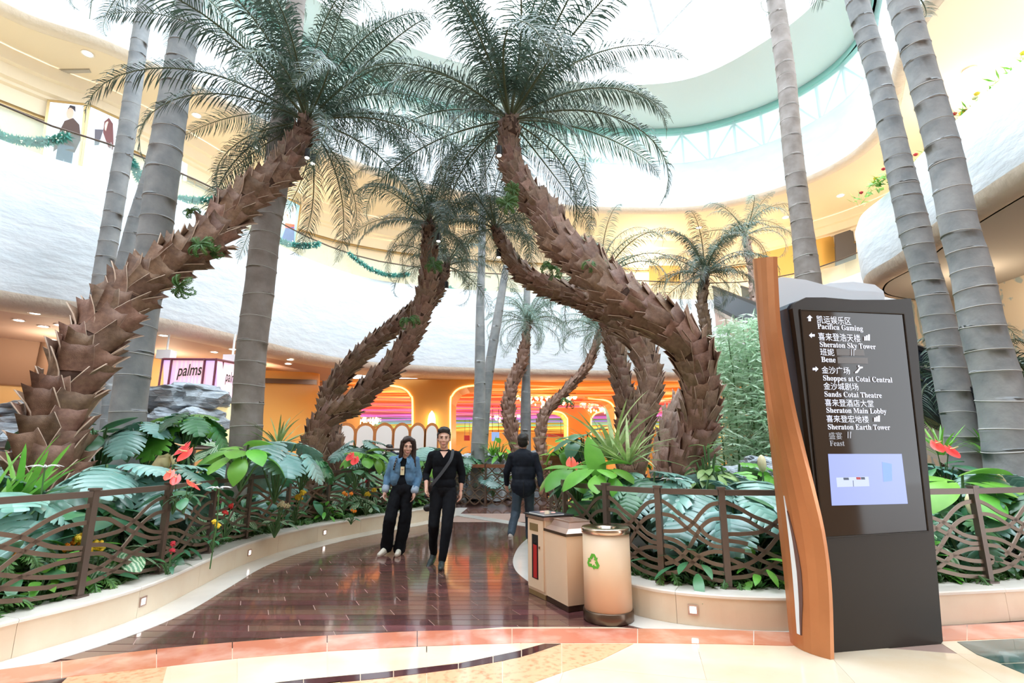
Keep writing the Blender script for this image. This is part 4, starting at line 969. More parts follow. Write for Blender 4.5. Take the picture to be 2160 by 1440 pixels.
book(Vector((.165, 5.90, .813)) + d1 * .2 + d2 * .12, math.atan2(d1.y, d1.x), (.32, .24, .012), mat('dark_cover', (.05, .06, .09), rough=.3), 'black leaflets with pink motifs lying on the extinguisher cabinet')

# ------------------------------------------------------------------ the tall sign
KP0 = Vector((2.37, 4.22, 0)); KD = Vector((1, .20, 0)).normalized(); KN = Vector((KD.y, -KD.x, 0))      # KN looks to the camera side
def K(px, py, off=0.0):
    d = ray(px, py); o = Vector((0, 0, EYE)); q = KP0 + KN * off; t = (q - o).dot(KN) / d.dot(KN); return o + d * t
kb = K(1870, 1372); ks = empty('directory_sign', (kb.x, kb.y, .007), 0, 'tall dark directory sign with lit place names and a small screen', 'sign')
KO = ks.location.copy()
def kq(pts, off, h, nm, m, par=ks, drop=False):
    q = [K(a, b, off) - KO for a, b in pts]
    if drop:
        for v in q:
            if v.z < .03: v.z = 0.001
    return MB().prism(q, -KN * h).build(nm, m, par)
front = [(1672, 650), (1678, 638), (1700, 627), (1740, 627), (1800, 632), (1870, 632), (1922, 629), (1935, 720), (1955, 960), (1975, 1180), (1989, 1352), (1977, 1369), (1900, 1374), (1754, 1376), (1738, 1230), (1715, 1000), (1692, 800)]
kq(front, 0, .05, 'front_casing', M['kiosk'])
kq([(1660, 650), (1666, 640), (1690, 632), (1740, 631), (1870, 635), (1918, 634), (1984, 1352), (1972, 1366), (1750, 1371), (1733, 1230), (1708, 1000), (1682, 800)], -.052, .16, 'side_casing', M['kioskside'])
scr = kq([(1690, 655), (1903, 664), (1955, 1118), (1738, 1132)], .004, .003, 'glass_screen', M['screen'])
for a, b in (((1688, 653), (1906, 662)), ((1906, 662), (1958, 1120)), ((1958, 1120), (1736, 1134)), ((1736, 1134), (1688, 653))):
    MB().tube([K(*a, .006) - KO, K(*b, .006) - KO], .006, 5).build('bezel', M['kiosk'], ks)
lcd = kq([(1747, 957), (1902, 957), (1915, 1062), (1755, 1066)], .008, .002, 'lit_display', M['lcd'])
pw = mat('lcd_white', (.02, .02, .03), emit=(.62, .70, .98), es=1); pdk = mat('lcd_dark', (.02, .02, .03), emit=(.06, .08, .12), es=1); pbl = mat('lcd_blue', (.02, .03, .05), emit=(.28, .45, .80), es=1)
kq([(1764, 1007), (1832, 1005), (1834, 1025), (1766, 1027)], .011, .001, 'display_table', pw, ks); kq([(1779, 1007), (1790, 1007), (1791, 1012), (1780, 1012)], .013, .001, 'display_mark', pdk, ks)
kq([(1806, 1006), (1815, 1006), (1816, 1011), (1807, 1011)], .013, .001, 'display_mark', M['red'], ks); kq([(1816, 1006), (1824, 1006), (1825, 1011), (1817, 1011)], .013, .001, 'display_mark', pdk, ks)
kq([(1799, 1013), (1800, 1013), (1801, 1026), (1800, 1026)], .013, .001, 'display_mark', pdk, ks)
kq([(1861, 974), (1881, 978), (1882, 1014), (1864, 1016)], .011, .001, 'display_picture', pbl, ks)
def bold(s):
    o = ''
    for c in s:
        if 'A' <= c <= 'Z': o += chr(0x1D400 + ord(c) - 65)
        elif 'a' <= c <= 'z': o += chr(0x1D41A + ord(c) - 97)
        else: o += c
    return o
def text(s, x0, x1, ybase, hpx, m, name='lettering', fat=0.0, par=ks, Kf=K, KOv=None, nrm=None, slant=0):
    KOv = KOv or KO; nrm = nrm or KN
    cu = bpy.data.curves.new(name, 'FONT'); cu.body = s; cu.extrude = .0; cu.offset = fat; cu.shear = slant
    me = evaluate(bpy.data.objects.new(name, cu))
    xs = [v.co.x for v in me.vertices]; ys = [v.co.y for v in me.vertices]
    if not xs: return
    a = Kf(x0, ybase, .010); b = Kf(x1, ybase, .010); u = Kf(x0, ybase - hpx, .010)
    b = Vector((b.x, b.y, a.z)); ex = (b - a); ez = Vector((0, 0, u.z - a.z)); mn, mx = min(xs), max(xs); top = max(ys) if max(ys) > .3 else .7
    for v in me.vertices:
        p = a + ex * ((v.co.x - mn) / (mx - mn)) + ez * (v.co.y / top) - KOv; v.co = p
    me.materials.append(m); o = bpy.data.objects.new(name, me); COL.objects.link(o); o.parent = par; return o
T = M['txt']; TD = M['txtdim']
for s, x0, x1, yb, h, f in (('凯运娱乐区', 1724, 1795, 680, 15, 1), ('Pacifica Gaming', 1725, 1820, 693, 11, 0), ('喜来登浩天楼', 1727, 1815, 716, 15, 1), ('Sheraton Sky Tower', 1730, 1847, 731, 11, 0),
        ('班妮', 1731, 1760, 748, 14, 1), ('Bene', 1733, 1763, 763, 11, 0), ('金沙广场', 1734, 1793, 786, 14, 1), ('Shoppes at Cotai Central', 1737, 1882, 802, 11, 0),
        ('金沙城剧场', 1738, 1811, 820, 14, 1), ('Sands Cotai Theatre', 1740, 1860, 836, 11, 0), ('喜来登酒店大堂', 1741, 1843, 855, 14, 1), ('Sheraton Main Lobby', 1744, 1870, 870, 11, 0),
        ('喜来登宏地楼', 1744, 1833, 889, 14, 1), ('Sheraton Earth Tower', 1747, 1878, 905, 11, 0), ('盛宴', 1749, 1777, 925, 14, 2), ('Feast', 1751, 1782, 940, 11, 2)):
    text(s if f == 1 or s == '盛宴' else bold(s), x0, x1, yb, h, TD if f == 2 else T, fat=0)
def icon(pts, nm='sign_symbol', m=None): kq(pts, .012, .001, nm, m or T)
def arrow(cx, cy, s, rot):
    base = [(0, -9), (8, -1), (3.4, -1), (3.4, 8), (-3.4, 8), (-3.4, -1), (-8, -1)]; c, n_ = math.cos(rot), math.sin(rot)
    icon([(cx + (x * c - y * n_) * s, cy + (x * n_ + y * c) * s) for x, y in base], 'direction_arrow')
arrow(1708, 671, .75, 0); arrow(1713, 707, .7, -math.pi / 2); arrow(1720, 778, .7, math.pi / 2)
for cx, cy in ((1829, 712), (1850, 883)):
    icon([(cx - 6, cy - 3), (cx - 3, cy - 3), (cx - 3, cy + 6), (cx - 6, cy + 6)]); icon([(cx - 2, cy - 5), (cx + 1, cy - 5), (cx + 1, cy + 6), (cx - 2, cy + 6)]); icon([(cx + 2, cy - 7), (cx + 6, cy - 7), (cx + 6, cy + 6), (cx + 2, cy + 6)])
for cx, cy, m_ in ((1792, 917, TD), (1799, 743, TD)):
    icon([(cx - 4, cy - 7), (cx - 2, cy - 7), (cx - 2, cy + 7), (cx - 4, cy + 7)], m=m_); icon([(cx + 1, cy - 7), (cx + 4, cy - 7), (cx + 3, cy), (cx + 3, cy + 7), (cx + 1, cy + 7)], m=m_)
icon([(1804, 784), (1808, 781), (1814, 773), (1820, 773), (1820, 776), (1815, 777), (1809, 786), (1804, 787)]); icon([(1810, 770), (1813, 770), (1813, 774), (1810, 774)])
cov = mat('dark_cover_patch', (.05, .032, .022), rough=.3, emit=(.06, .035, .02), es=.5)
kq([(1764, 736), (1822, 737), (1824, 750), (1765, 749)], .008, .001, 'cover_patch', cov); kq([(1766, 753), (1830, 754), (1831, 767), (1767, 766)], .008, .001, 'cover_patch', cov)
# copper fin: a standing curved plate, with a slot
finL = [(1587, 548), (1592, 600), (1599, 680), (1608, 780), (1618, 880), (1630, 990), (1641, 1100), (1654, 1220), (1663, 1320), (1668, 1360)]
finR = [(1631, 541), (1633, 600), (1638, 685), (1651, 765), (1669, 860), (1691, 950), (1713, 1035), (1735, 1130), (1748, 1240), (1752, 1394)]
fl_i = [(b, a) for a, b in finL]; fr_i = [(b, a) for a, b in finR]
zs_ = [PY(*finL[0], 4.44).z * (1 - k / 28) for k in range(29)]
def edge_at(pts, z):
    for a, b in zip(pts, pts[1:]):
        if a.z >= z >= b.z: return a.lerp(b, (a.z - z) / max(1e-6, a.z - b.z))
    return pts[0] if z > pts[0].z else pts[-1]
SL_ = spline([PY(a, b, 4.44) for a, b in finL], 6); SR_ = spline([PY(a, b, 4.09) for a, b in finR], 6)
kz = SR_[0].z / SL_[0].z
FL = [Vector((edge_at(SL_, z).x, 4.44, z)) for z in zs_]; FR = [Vector((edge_at(SR_, z * kz).x, 4.09, z * kz)) for z in zs_]
def finsurf(a, b, t, off):
    n_ = Vector((b.y - a.y, -(b.x - a.x), 0)).normalized(); n_ = -n_ if n_.x > 0 else n_
    w_ = (b - a).length; return a.lerp(b, t) + n_ * (w_ * .14 * 4 * t * (1 - t) + off) - KO
rr = []
for a, b in zip(FL, FR):
    rr.append([finsurf(a, b, k / 6, 0) for k in range(7)] + [finsurf(a, b, k / 6, -.035) for k in range(6, -1, -1)])
for v in rr[-1]: v.z = 0
MB().rings(rr).build('copper_fin', M['copper'], ks, False)
sl = [(.36, .375), (.35, .39), (.34, .41), (.335, .43), (.33, .44), (.33, .45), (.33, .45), (.335, .45), (.34, .44), (.35, .44)]
rr = []
for q_, (t0, t1) in enumerate(sl):
    k = min(18 + q_, len(FL) - 2)
    rr.append([finsurf(FL[k], FR[k], t0, .006), finsurf(FL[k], FR[k], t1, .006), finsurf(FL[k], FR[k], t1, -.01), finsurf(FL[k], FR[k], t0, -.01)])
MB().rings(rr).build('blue_grey_slot', M['kioskwhite'], ks)
rr = []
for q_, (t0, t1) in enumerate(sl[1:]):
    k = min(19 + q_, len(FL) - 2); e_ = .09 * math.sin(math.pi * (q_ + .3) / 9)
    rr.append([finsurf(FL[k], FR[k], t1, .007), finsurf(FL[k], FR[k], t1 + e_ + .005, .007), finsurf(FL[k], FR[k], t1 + e_ + .005, -.01), finsurf(FL[k], FR[k], t1, -.01)])
MB().rings(rr).build('slot_brown_plate', mat('brown_slate_plate', (.16, .09, .08), rough=.35, metal=.3), ks)  # brownish right-hand strip of the two-tone slot
# pale inner wing and rear panel
def wing(nm, px, Y, h, m):
    q = [PY(a, b, Y) - KO for a, b in px]
    for v in q: v.z = max(v.z, .002)
    MB().prism(q, (0, h, 0)).build(nm, m, ks)
wing('pale_inner_wing', [(1634, 588), (1650, 584), (1700, 590), (1745, 602), (1790, 612), (1850, 615), (1866, 622), (1866, 700), (1800, 1330), (1775, 1345), (1715, 1040), (1668, 780), (1640, 690)], 4.62, .03, M['kioskwhite'])
wing('pale_rear_panel', [(1700, 612), (1750, 597), (1800, 594), (1845, 600), (1864, 614), (1868, 660), (1868, 760), (1850, 1320), (1740, 1320)], 4.74, .03, M['kioskwhite'])

# ------------------------------------------------------------------ rocks
def rock(c, sz, seed, label, layered=.5):
    bm = bmesh.new(); bmesh.ops.create_icosphere(bm, subdivisions=4, radius=1); rnd = random.Random(seed); off = Vector((seed * 3.1, seed * 1.7, 0))
    for v in bm.verts:
        p = v.co.copy(); q = Vector((math.copysign(abs(p.x) ** .6, p.x), math.copysign(abs(p.y) ** .6, p.y), math.copysign(abs(p.z) ** .5, p.z)))
        d = noise.fractal(q * 1.3 + off, 1.0, 2.0, 4) * .22; l = noise.noise(Vector((q.x * .5, q.y * .5, q.z * 4)) + off) * .16 * layered
        st = math.floor(q.z * 3 + noise.noise(q + off)) * .05 * layered; c_ = noise.cell(Vector((q.x * 1.6, q.y * 1.6, q.z * 3)) + off) * .10
        v.co = q * (1 + d + l + c_ - .1) + Vector((st, 0, 0))
    me = bpy.data.meshes.new('rock'); bm.to_mesh(me); bm.free(); me.materials.append(M['rock'])
    o = bpy.data.objects.new('rock', me); COL.objects.link(o); o.scale = (sz[0] / 2, sz[1] / 2, sz[2] / 2); o.location = c; o.rotation_euler = (0, 0, rnd.uniform(-.3, .3))
    return tag(o, label, 'rock')
def rk(px0, px1, y0, y1, Y, dep, seed, label):
    a = PY(px0, y0, Y); b = PY(px1, y1, Y); cx = (a.x + b.x) / 2; rock(Vector((cx, Y + dep / 2, (a.z + b.z) / 2)), (b.x - a.x, dep, a.z - b.z), seed, label)
rk(270, 420, 800, 868, 13.2, 2, 1, 'pale topmost slab rock below the lantern sign')
rk(200, 300, 815, 870, 13.6, 2, 2, 'blue-grey rock behind the foot of the thick grey trunk')
rk(290, 400, 850, 945, 12.9, 2, 3, 'cracked blue-grey rock under the pale slab rock')
rk(195, 320, 862, 1000, 13.2, 2.2, 4, 'shadowed low rock between the slim and thick grey trunks')
rk(-60, 100, 836, 880, 13.2, 2.4, 5, 'long dark layered rock ledge at the far left edge')
rk(-60, 90, 870, 930, 13.0, 2, 6, 'dark rock under the layered ledge at the far left edge')
rk(-40, 75, 895, 1010, 10.8, 1.5, 7, 'pale boulder left of the base of the leaning palm')
rk(0, 60, 960, 1060, 8.2, 1.2, 8, 'pale boulder low behind the railing at the far left edge')
rk(890, 985, 958, 1075, 15.6, 1.6, 9, 'grey rock with a pale top left of the central fall')
rk(960, 1080, 950, 1070, 16.2, 1.8, 10, 'broad pale-topped rock behind the curling iron railing')
rk(1050, 1180, 948, 1070, 17.0, 2.2, 11, 'grey rock holding the two small far palms')
rk(1530, 1660, 985, 1060, 8.0, 1.2, 12, 'grey-pink rock ledge with a white top left of the copper fin')
rk(1520, 1600, 1000, 1080, 7.4, .8, 13, 'rounded grey rock under the rock ledge')
rk(1600, 1690, 960, 1020, 9.0, 1.4, 14, 'flat pale rock just behind the rock ledge')
rk(1680, 1800, 975, 1060, 9.4, 1.4, 15, 'grey rock hidden mostly by the tall sign')

# ------------------------------------------------------------------ lantern sign, folding screen, far fittings
ls = PY(400, 955, 15.0); ls.z = .0; lan = empty('lantern_sign', ls, 0, 'pink glowing lantern-shaped shop sign with black handwritten lettering', 'sign')
pk = mat('pink_lit_panel', (.95, .72, .80), (.95, .55, .85), scale=2.2, rough=.5, emit=(1.0, .62, .72), es=.55, kind='wave', stretch=(1, 1, .1)); lil = mat('lilac_lit_panel', (.8, .6, .95), emit=(.78, .52, .98), es=.7)
yel = mat('yellow_lit_panel', (.9, .8, .45), emit=(.9, .76, .36), es=.45); drk = mat('plum_frame', (.20, .04, .07), rough=.4)
def lp(px, Ys, nm, m, h=.04):
    q = [PY(a, b, y) - ls for (a, b), y in zip(px, Ys)]; return MB().prism(q, (0, h, 0)).build(nm, m, lan)
Yf = lambda x: 15.0 - .6 * (x - 342) / 116 if x <= 458 else 14.4 + 1.0 * (x - 458) / 42
def vert(x0, x1, y0, y1, y2, y3, nm, m): lp([(x0, y0), (x1, y1), (x1, y2), (x0, y3)], [Yf(x0), Yf(x1), Yf(x1), Yf(x0)], nm, m)
vert(345, 364, 758, 758, 850, 850, 'lilac_panel', lil); vert(364, 434, 758, 759, 850, 850, 'pink_panel', pk); vert(434, 458, 759, 760, 841, 848, 'lilac_panel', lil); vert(458, 472, 760, 762, 842, 841, 'pink_panel', pk); vert(472, 500, 762, 766, 846, 842, 'pink_panel', pk)
for x in (345, 364, 434, 458, 472, 500):
    a = PY(x, 756 + max(0, x - 458) * .2, Yf(x)) - ls; b = Vector((a.x, a.y, .0)); MB().tube([a + Vector((0, -.03, 0)), b + Vector((0, -.03, 0))], .035, 5).build('frame_post', drk, lan)
for y0, y1, y2 in ((757, 758, 766), (848, 842, 844)):
    MB().tube([PY(345, y0, Yf(345) - .03) - ls, PY(458, y1, Yf(458) - .03) - ls, PY(500, y2, Yf(500) - .03) - ls], .035, 5).build('frame_rail', drk, lan)
vert(440, 458, 850, 846, 940, 940, 'yellow_panel', yel); vert(458, 500, 846, 850, 940, 940, 'yellow_panel', yel); vert(345, 440, 852, 850, 940, 940, 'yellow_panel', yel)
def Kl(x, y, off): return PY(x, y, Yf(x) - .06)
text('palms', 373, 424, 793, 24, M['black'], fat=.012, par=lan, Kf=Kl, KOv=ls, slant=.15); text('palms', 475, 499, 803, 22, M['black'], fat=.012, par=lan, Kf=Kl, KOv=ls, slant=.15)
sp0 = PY(351, 748, 14.4)
for px_, l_ in (((351, 748), 'white projector fixed over the near corner of the lantern sign'), ((490, 758), 'white projector fixed over the far corner of the lantern sign')):
    c = PY(*px_, 15.4); r_ = empty('ceiling_projector', c, 0, l_, 'projector'); MB().box((0, 0, 0), (.42, .3, .26)).build('housing', M['white'], r_); MB().tube([(0, 0, .1), (0, 0, 5.0 - c.z)], .03, 6).build('mount', M['white'], r_)
fs = PY(815, 955, 19.5); fs.z = 0; fsc = empty('folding_screen', fs, 0, 'row of arched orange-wood screens with white insets behind the couple', 'screen')
wd = mat('orange_brown_wood', (.52, .19, .05), (.45, .15, .04), scale=2, rough=.4, stretch=(6, 6, 1)); wi = mat('warm_white_inset', (.84, .78, .72), rough=.6)
for x0, x1 in ((708, 744), (751, 785), (792, 825), (831, 860), (866, 893), (898, 921)):
    a = PY(x0, 955, 19.5) - fs; b = PY(x1, 955, 19.5) - fs; w_ = b.x - a.x; zt = PY(x0, 903, 19.5).z; cx = (a.x + b.x) / 2; r0 = w_ / 2
    out = [(a.x - .06, 0)] + [(a.x - .06, zt)] + [(cx + (r0 + .06) * math.cos(math.pi - math.pi * k / 10), zt - .15 + (.36) * math.sin(math.pi * k / 10)) for k in range(1, 10)] + [(b.x + .06, zt), (b.x + .06, 0)]
    inn = [(a.x, 0.1)] + [(cx + r0 * math.cos(math.pi - math.pi * k / 10), zt - .2 + .3 * math.sin(math.pi * k / 10)) for k in range(11)] + [(b.x, 0.1)]
    fp = MB().prism([Vector((x, 0, z)) for x, z in out], (0, .05, 0)).build('arched_frame', wd, fsc); MB().prism([Vector((x, -.03, z)) for x, z in inn], (0, .03, 0)).build('white_inset', wi, fp)
for px, Y, m_, l in (([(979, 918), (991, 918), (991, 929), (979, 929)], 40, M['red'], 'small red lit sign in the gaming hall left of the slim grey trunks'), ([(1037, 911), (1053, 911), (1053, 930), (1037, 930)], 34, pbl, 'blue and pink lit screen just right of the slim grey trunks'), ([(1150, 915), (1190, 915), (1190, 921), (1150, 921)], 40, M['red'], 'long red lit canopy in the gaming hall behind the leaning small palm')):
    q_ = [PY(a, b, Y) for a, b in px]; lr = empty('lit_screen', q_[0], 0, l, 'screen'); MB().prism([v - q_[0] for v in q_], (0, .1, 0)).build('screen_board', m_, lr)
    for k_ in (0, 1): MB().box((q_[k_] - q_[0]) * .8 + Vector((.05, .05, (hz(Y) - q_[0].z) / 2)), (.03, .03, hz(Y) - q_[0].z + .3)).build('hanger', M['darksteel'], lr)
for px, Y, l in (([(985, 935), (1005, 935), (1005, 990), (985, 990)], 36, 'dark gaming machine left of the far trunks'), ([(958, 940), (972, 940), (972, 990), (958, 990)], 38, 'dark gaming machine just right of the man in black'), ([(1160, 940), (1174, 940), (1174, 990), (1160, 990)], 38, 'dark gaming machine right of the small leaning palm')):
    q = PY(*px[0], Y); b = PY(*px[1], Y); r_ = empty('gaming_machine', ((q.x + b.x) / 2, Y, 0), 0, l, 'machine'); w_ = b.x - q.x
    MB().box((0, .3, q.z * .35), (w_, .7, q.z * .7)).build('cabinet', M['kiosk'], r_); MB().box((0, .4, q.z * .84), (w_ * .9, .4, q.z * .3)).build('topper', M['orange'], r_); MB().box((0, -.07, q.z * .6), (w_ * .7, .05, q.z * .16)).build('screen', pbl, r_)

# ------------------------------------------------------------------ escalator
es = empty('escalator', (7.6, 7.6, 0), 0, 'escalator rising away behind the tall sign, dark glass side and pale truss', 'escalator')
def esl(nm, x, w, z0, z1, m):
    a, b = Vector((x, 0, 1.1)), Vector((x + .5, 12.4, 7.1)); MB().prism([a + Vector((0, 0, z0)), b + Vector((0, 0, z0)), b + Vector((0, 0, z1)), a + Vector((0, 0, z1))], (w, 0, 0)).build(nm, m, es)
esl('pale_truss', 0, .06, -.75, -.15, M['peach']); esl('metal_skirt', -.02, .05, -.15, .0, M['steel']); esl('glass_side', 0, .03, .12, .85, mat('smoked_glass_side', (.03, .035, .045), rough=.1)); esl('handrail', -.03, .08, .85, .95, M['black']); esl('dark_band', -.01, .05, .0, .12, M['black'])
esl('far_side', 1.15, .05, -.5, .85, mat('smoked_glass_side', (.03, .035, .045))); esl('far_handrail', 1.12, .08, .85, .95, M['black'])
for k in range(34):
    t = k / 34; MB().box((.62 + .5 * t, 12.4 * t + .18, 1.05 + 6.0 * t), (1.05, .36, .2)).build('step', M['darksteel'], es)
slab('ground_escalator_plinth', [(7.4, 7.0), (9.2, 7.0), (9.2, 9.4), (7.4, 9.4)], 0, .9, M['peach'])['kind'] = S
# ------------------------------------------------------------------ planting
def leaf_mesh(name, L, prof, m, droop=.5, fold=.25, ny=8, nx=4, heart=0.0, wave=0.0):
    vs = []; fs = []
    for j in range(ny + 1):
        t = j / ny; w = prof(t)
        for i in range(nx + 1):
            u = i / nx * 2 - 1; x = u * w * L; y = t * L - heart * abs(u) * L * (1 - t) ** 2
            z = abs(u) * w * L * fold - droop * t * t * L * .6 - u * u * w * L * .35 + wave * L * math.sin(t * 17 + i) * abs(u)
            vs.append((x, y * (1 - .12 * droop * t), z))
    for j in range(ny):
        for i in range(nx): a = j * (nx + 1) + i; fs.append((a, a + 1, a + nx + 2, a + nx + 1))
    me = bpy.data.meshes.new(name); me.from_pydata(vs, [], fs); me.polygons.foreach_set('use_smooth', [True] * len(fs)); me.materials.append(m); return me
def monstera_mesh(L, Wd, n, m, seed):
    rnd = random.Random(seed); vs = []; fs = []
    def P(u, t, w):   # u outward 0..1
        y = t * L * .92 - .14 * L * (1 - t) * u * (1 if t < .25 else .2) + .26 * L * u * w / Wd * .9; x = u * w
        z = .10 * u * w - .34 * t * t * L - .38 * (u * w) ** 2 / Wd
        return Vector((x, y, z))
    for s in (-1, 1):
        for i in range(n):
            t0 = i / n; t1 = (i + 1) / n; tm = (t0 + t1) / 2; w = Wd * (math.sin(math.pi * (tm * .82 + .16)) ** .75) * rnd.uniform(.93, 1.05)
            g = .16 / n; base = len(vs)
            for u, a, b in ((0, t0, t1), (.66, t0, t1), (.84, t0 + g * .8, t1 - g * .8), (1.0, t0 + 1.7 * g, t1 - 1.3 * g)):
                for t in (a, (a + b) / 2, b):
                    p = P(u, t, w); p.z += .022 * L * (1 if t == (a + b) / 2 else 0); vs.append((p.x * s, p.y, p.z))
            for k in range(3):
                for q in range(2):
                    a = base + k * 3 + q; f = (a, a + 1, a + 4, a + 3); fs.append(f if s < 0 else f[::-1])
        # tip handled by last lobe
    me = bpy.data.meshes.new('leaf'); me.from_pydata(vs, [], fs); me.polygons.foreach_set('use_smooth', [True] * len(fs)); me.materials.append(m); return me
ov = lambda w: (lambda t: w * (math.sin(math.pi * min(1, t * .93 + .06)) ** .8))
strapf = lambda w: (lambda t: w * (1 - t) ** .5 * (.55 + .45 * min(1, t * 4)))
LM = dict(
    mon=[monstera_mesh(.44, .25, 7, M['leafblue'], i) for i in range(2)], mond=[monstera_mesh(.42, .23, 6, M['leafdark'], i + 5) for i in range(2)], monb=[monstera_mesh(.40, .23, 6, M['leafbright'], i + 9) for i in range(2)],
    broad=[leaf_mesh('leaf', .34, ov(.36), M['leafbright'], .5, .25, heart=.18), leaf_mesh('leaf', .34, ov(.33), M['leafbright'], .8, .3, heart=.18)],
    broadd=[leaf_mesh('leaf', .34, ov(.33), M['leafdark'], .5, .25, heart=.15), leaf_mesh('leaf', .36, ov(.30), M['leafdark'], .8, .3)],
    pale=[leaf_mesh('leaf', .27, ov(.40), M['leafvar'], .5, .2, heart=.2)],
    obl=[leaf_mesh('leaf', .26, ov(.17), M['leafdark'], .8, .3, 6, 2), leaf_mesh('leaf', .28, ov(.15), M['leafdark'], .5, .3, 6, 2)],
    oblb=[leaf_mesh('leaf', .24, ov(.18), M['leafbright'], .7, .3, 6, 2)], oblv=[leaf_mesh('leaf', .24, ov(.16), M['leafvar'], .8, .3, 6, 2)],
    strap=[leaf_mesh('leaf', .75, strapf(.042), M['leafstrap'], .7, .6, 9, 2), leaf_mesh('leaf', .7, strapf(.04), M['leafstrap'], .25, .6, 9, 2)],
    strapb=[leaf_mesh('leaf', .62, strapf(.05), M['leafbright'], .5, .6, 8, 2), leaf_mesh('leaf', .6, strapf(.05), M['leafbright'], .15, .6, 8, 2)],
    strapd=[leaf_mesh('leaf', .6, strapf(.045), M['leafdark'], .9, .6, 8, 2)],
    big=[leaf_mesh('leaf', .55, ov(.22), M['leafbright'], .2, .25, 9, 4)], spathe=[leaf_mesh('flower', .15, ov(.42), M['redspathe'], -.2, .25, 7, 4, heart=.3)],
)
fn_ = []
for q in range(2):
    me = frond_mesh('frond', .42, R([50, 25][q]), 17, .075, 90 + q, 1.1, .3)
    me.materials.append(M['leaffern']); me.materials.append(M['stem']); fn_.append(me)
for me in fn_:
    for v in me.vertices: pass
LM['fern'] = fn_
def plant(name, leaves, n, h, spread, pitch, label, cat, seed, hj=.3, flowers=None, ls=1.0, az0=0, upright=0.0):
    """one plant: stems joined in one part, every leaf a part"""
    rnd = random.Random(seed); root = empty(name, (0, 0, 0), 0, label, cat); st = MB()
    for k in range(n):
        az = az0 + k * 2.39996 + rnd.uniform(-.3, .3); f = ((k + .5) / n) ** .6; r = spread * f; z = h * (1 - hj * f * rnd.uniform(.5, 1.2))
        p = Vector((math.cos(az) * r, math.sin(az) * r, z)); pt = R(pitch[0] + (pitch[1] - pitch[0]) * f + rnd.uniform(-9, 9))
        if h > .12: st.tube([(0, 0, 0), p * .5 + Vector((0, 0, z * .18)), p], .008 if h < .5 else .012, 4, False)
        mm = Matrix.Translation(p) @ Matrix.Rotation(az - math.pi / 2 + rnd.uniform(-.25, .25), 4, 'Z') @ Matrix.Rotation(pt, 4, 'X') @ Matrix.Rotation(rnd.uniform(-.3, .3), 4, 'Y') @ Matrix.Scale(ls * rnd.uniform(.8, 1.15), 4)
        inst(rnd.choice(leaves), 'leaf', mm, root)
    if st.v: st.build('stems', M['stem'], root, True)
    if flowers: flowers(root, rnd)
    return root
def fl_spathe(n, h, r):
    def f(root, rnd):
        for k in range(n):
            az = -1.6 + rnd.uniform(-.9, .9); p = Vector((math.cos(az) * r * rnd.uniform(.3, 1), math.sin(az) * r * rnd.uniform(.3, 1), h * rnd.uniform(.9, 1.15)))
            MB().tube([(0, 0, 0), p * .6 + Vector((0, 0, .05)), p], .006, 4, False).build('flower_stem', M['stem'], root)
            o = inst(LM['spathe'][0], 'flower', Matrix.Translation(p) @ Matrix.Rotation(rnd.uniform(-.5, .5) + math.pi, 4, 'Z') @ Matrix.Rotation(R(-50), 4, 'X'), root)
            s_ = MB().tube([(0, .02, .01), (0, .05, .05), (0, .07, .10)], [.008, .008, .004], 6).build('spadix', M['spadix'], root); s_.matrix_basis = o.matrix_basis.copy()
    return f
def fl_head(n, h, r, m, s=.06, nm='flower_head'):
    def f(root, rnd):
        for k in range(n):
            az = k * 2.4 - 1.5 + rnd.uniform(-.4, .4); q = r * (k / max(1, n - 1)) if n > 1 else 0; p = Vector((math.cos(az) * q, math.sin(az) * q - .05, h * rnd.uniform(.85, 1.1)))
            MB().tube([(0, 0, 0), p], .006, 4, False).build('flower_stem', M['stem'], root)
            bm = bmesh.new()
            for q_ in range(26):
                dd = Vector((rnd.gauss(0, 1), rnd.gauss(0, 1), rnd.gauss(.2, 1))).normalized() * s * rnd.uniform(.35, .8)
                bmesh.ops.create_icosphere(bm, subdivisions=1, radius=s * rnd.uniform(.25, .42), matrix=Matrix.Translation(dd))
            me = bpy.data.meshes.new(nm); bm.to_mesh(me); bm.free(); me.materials.append(m); o = bpy.data.objects.new(nm, me); COL.objects.link(o); o.parent = root; o.location = p
    return f
HID = Vector((0, 0, 0))
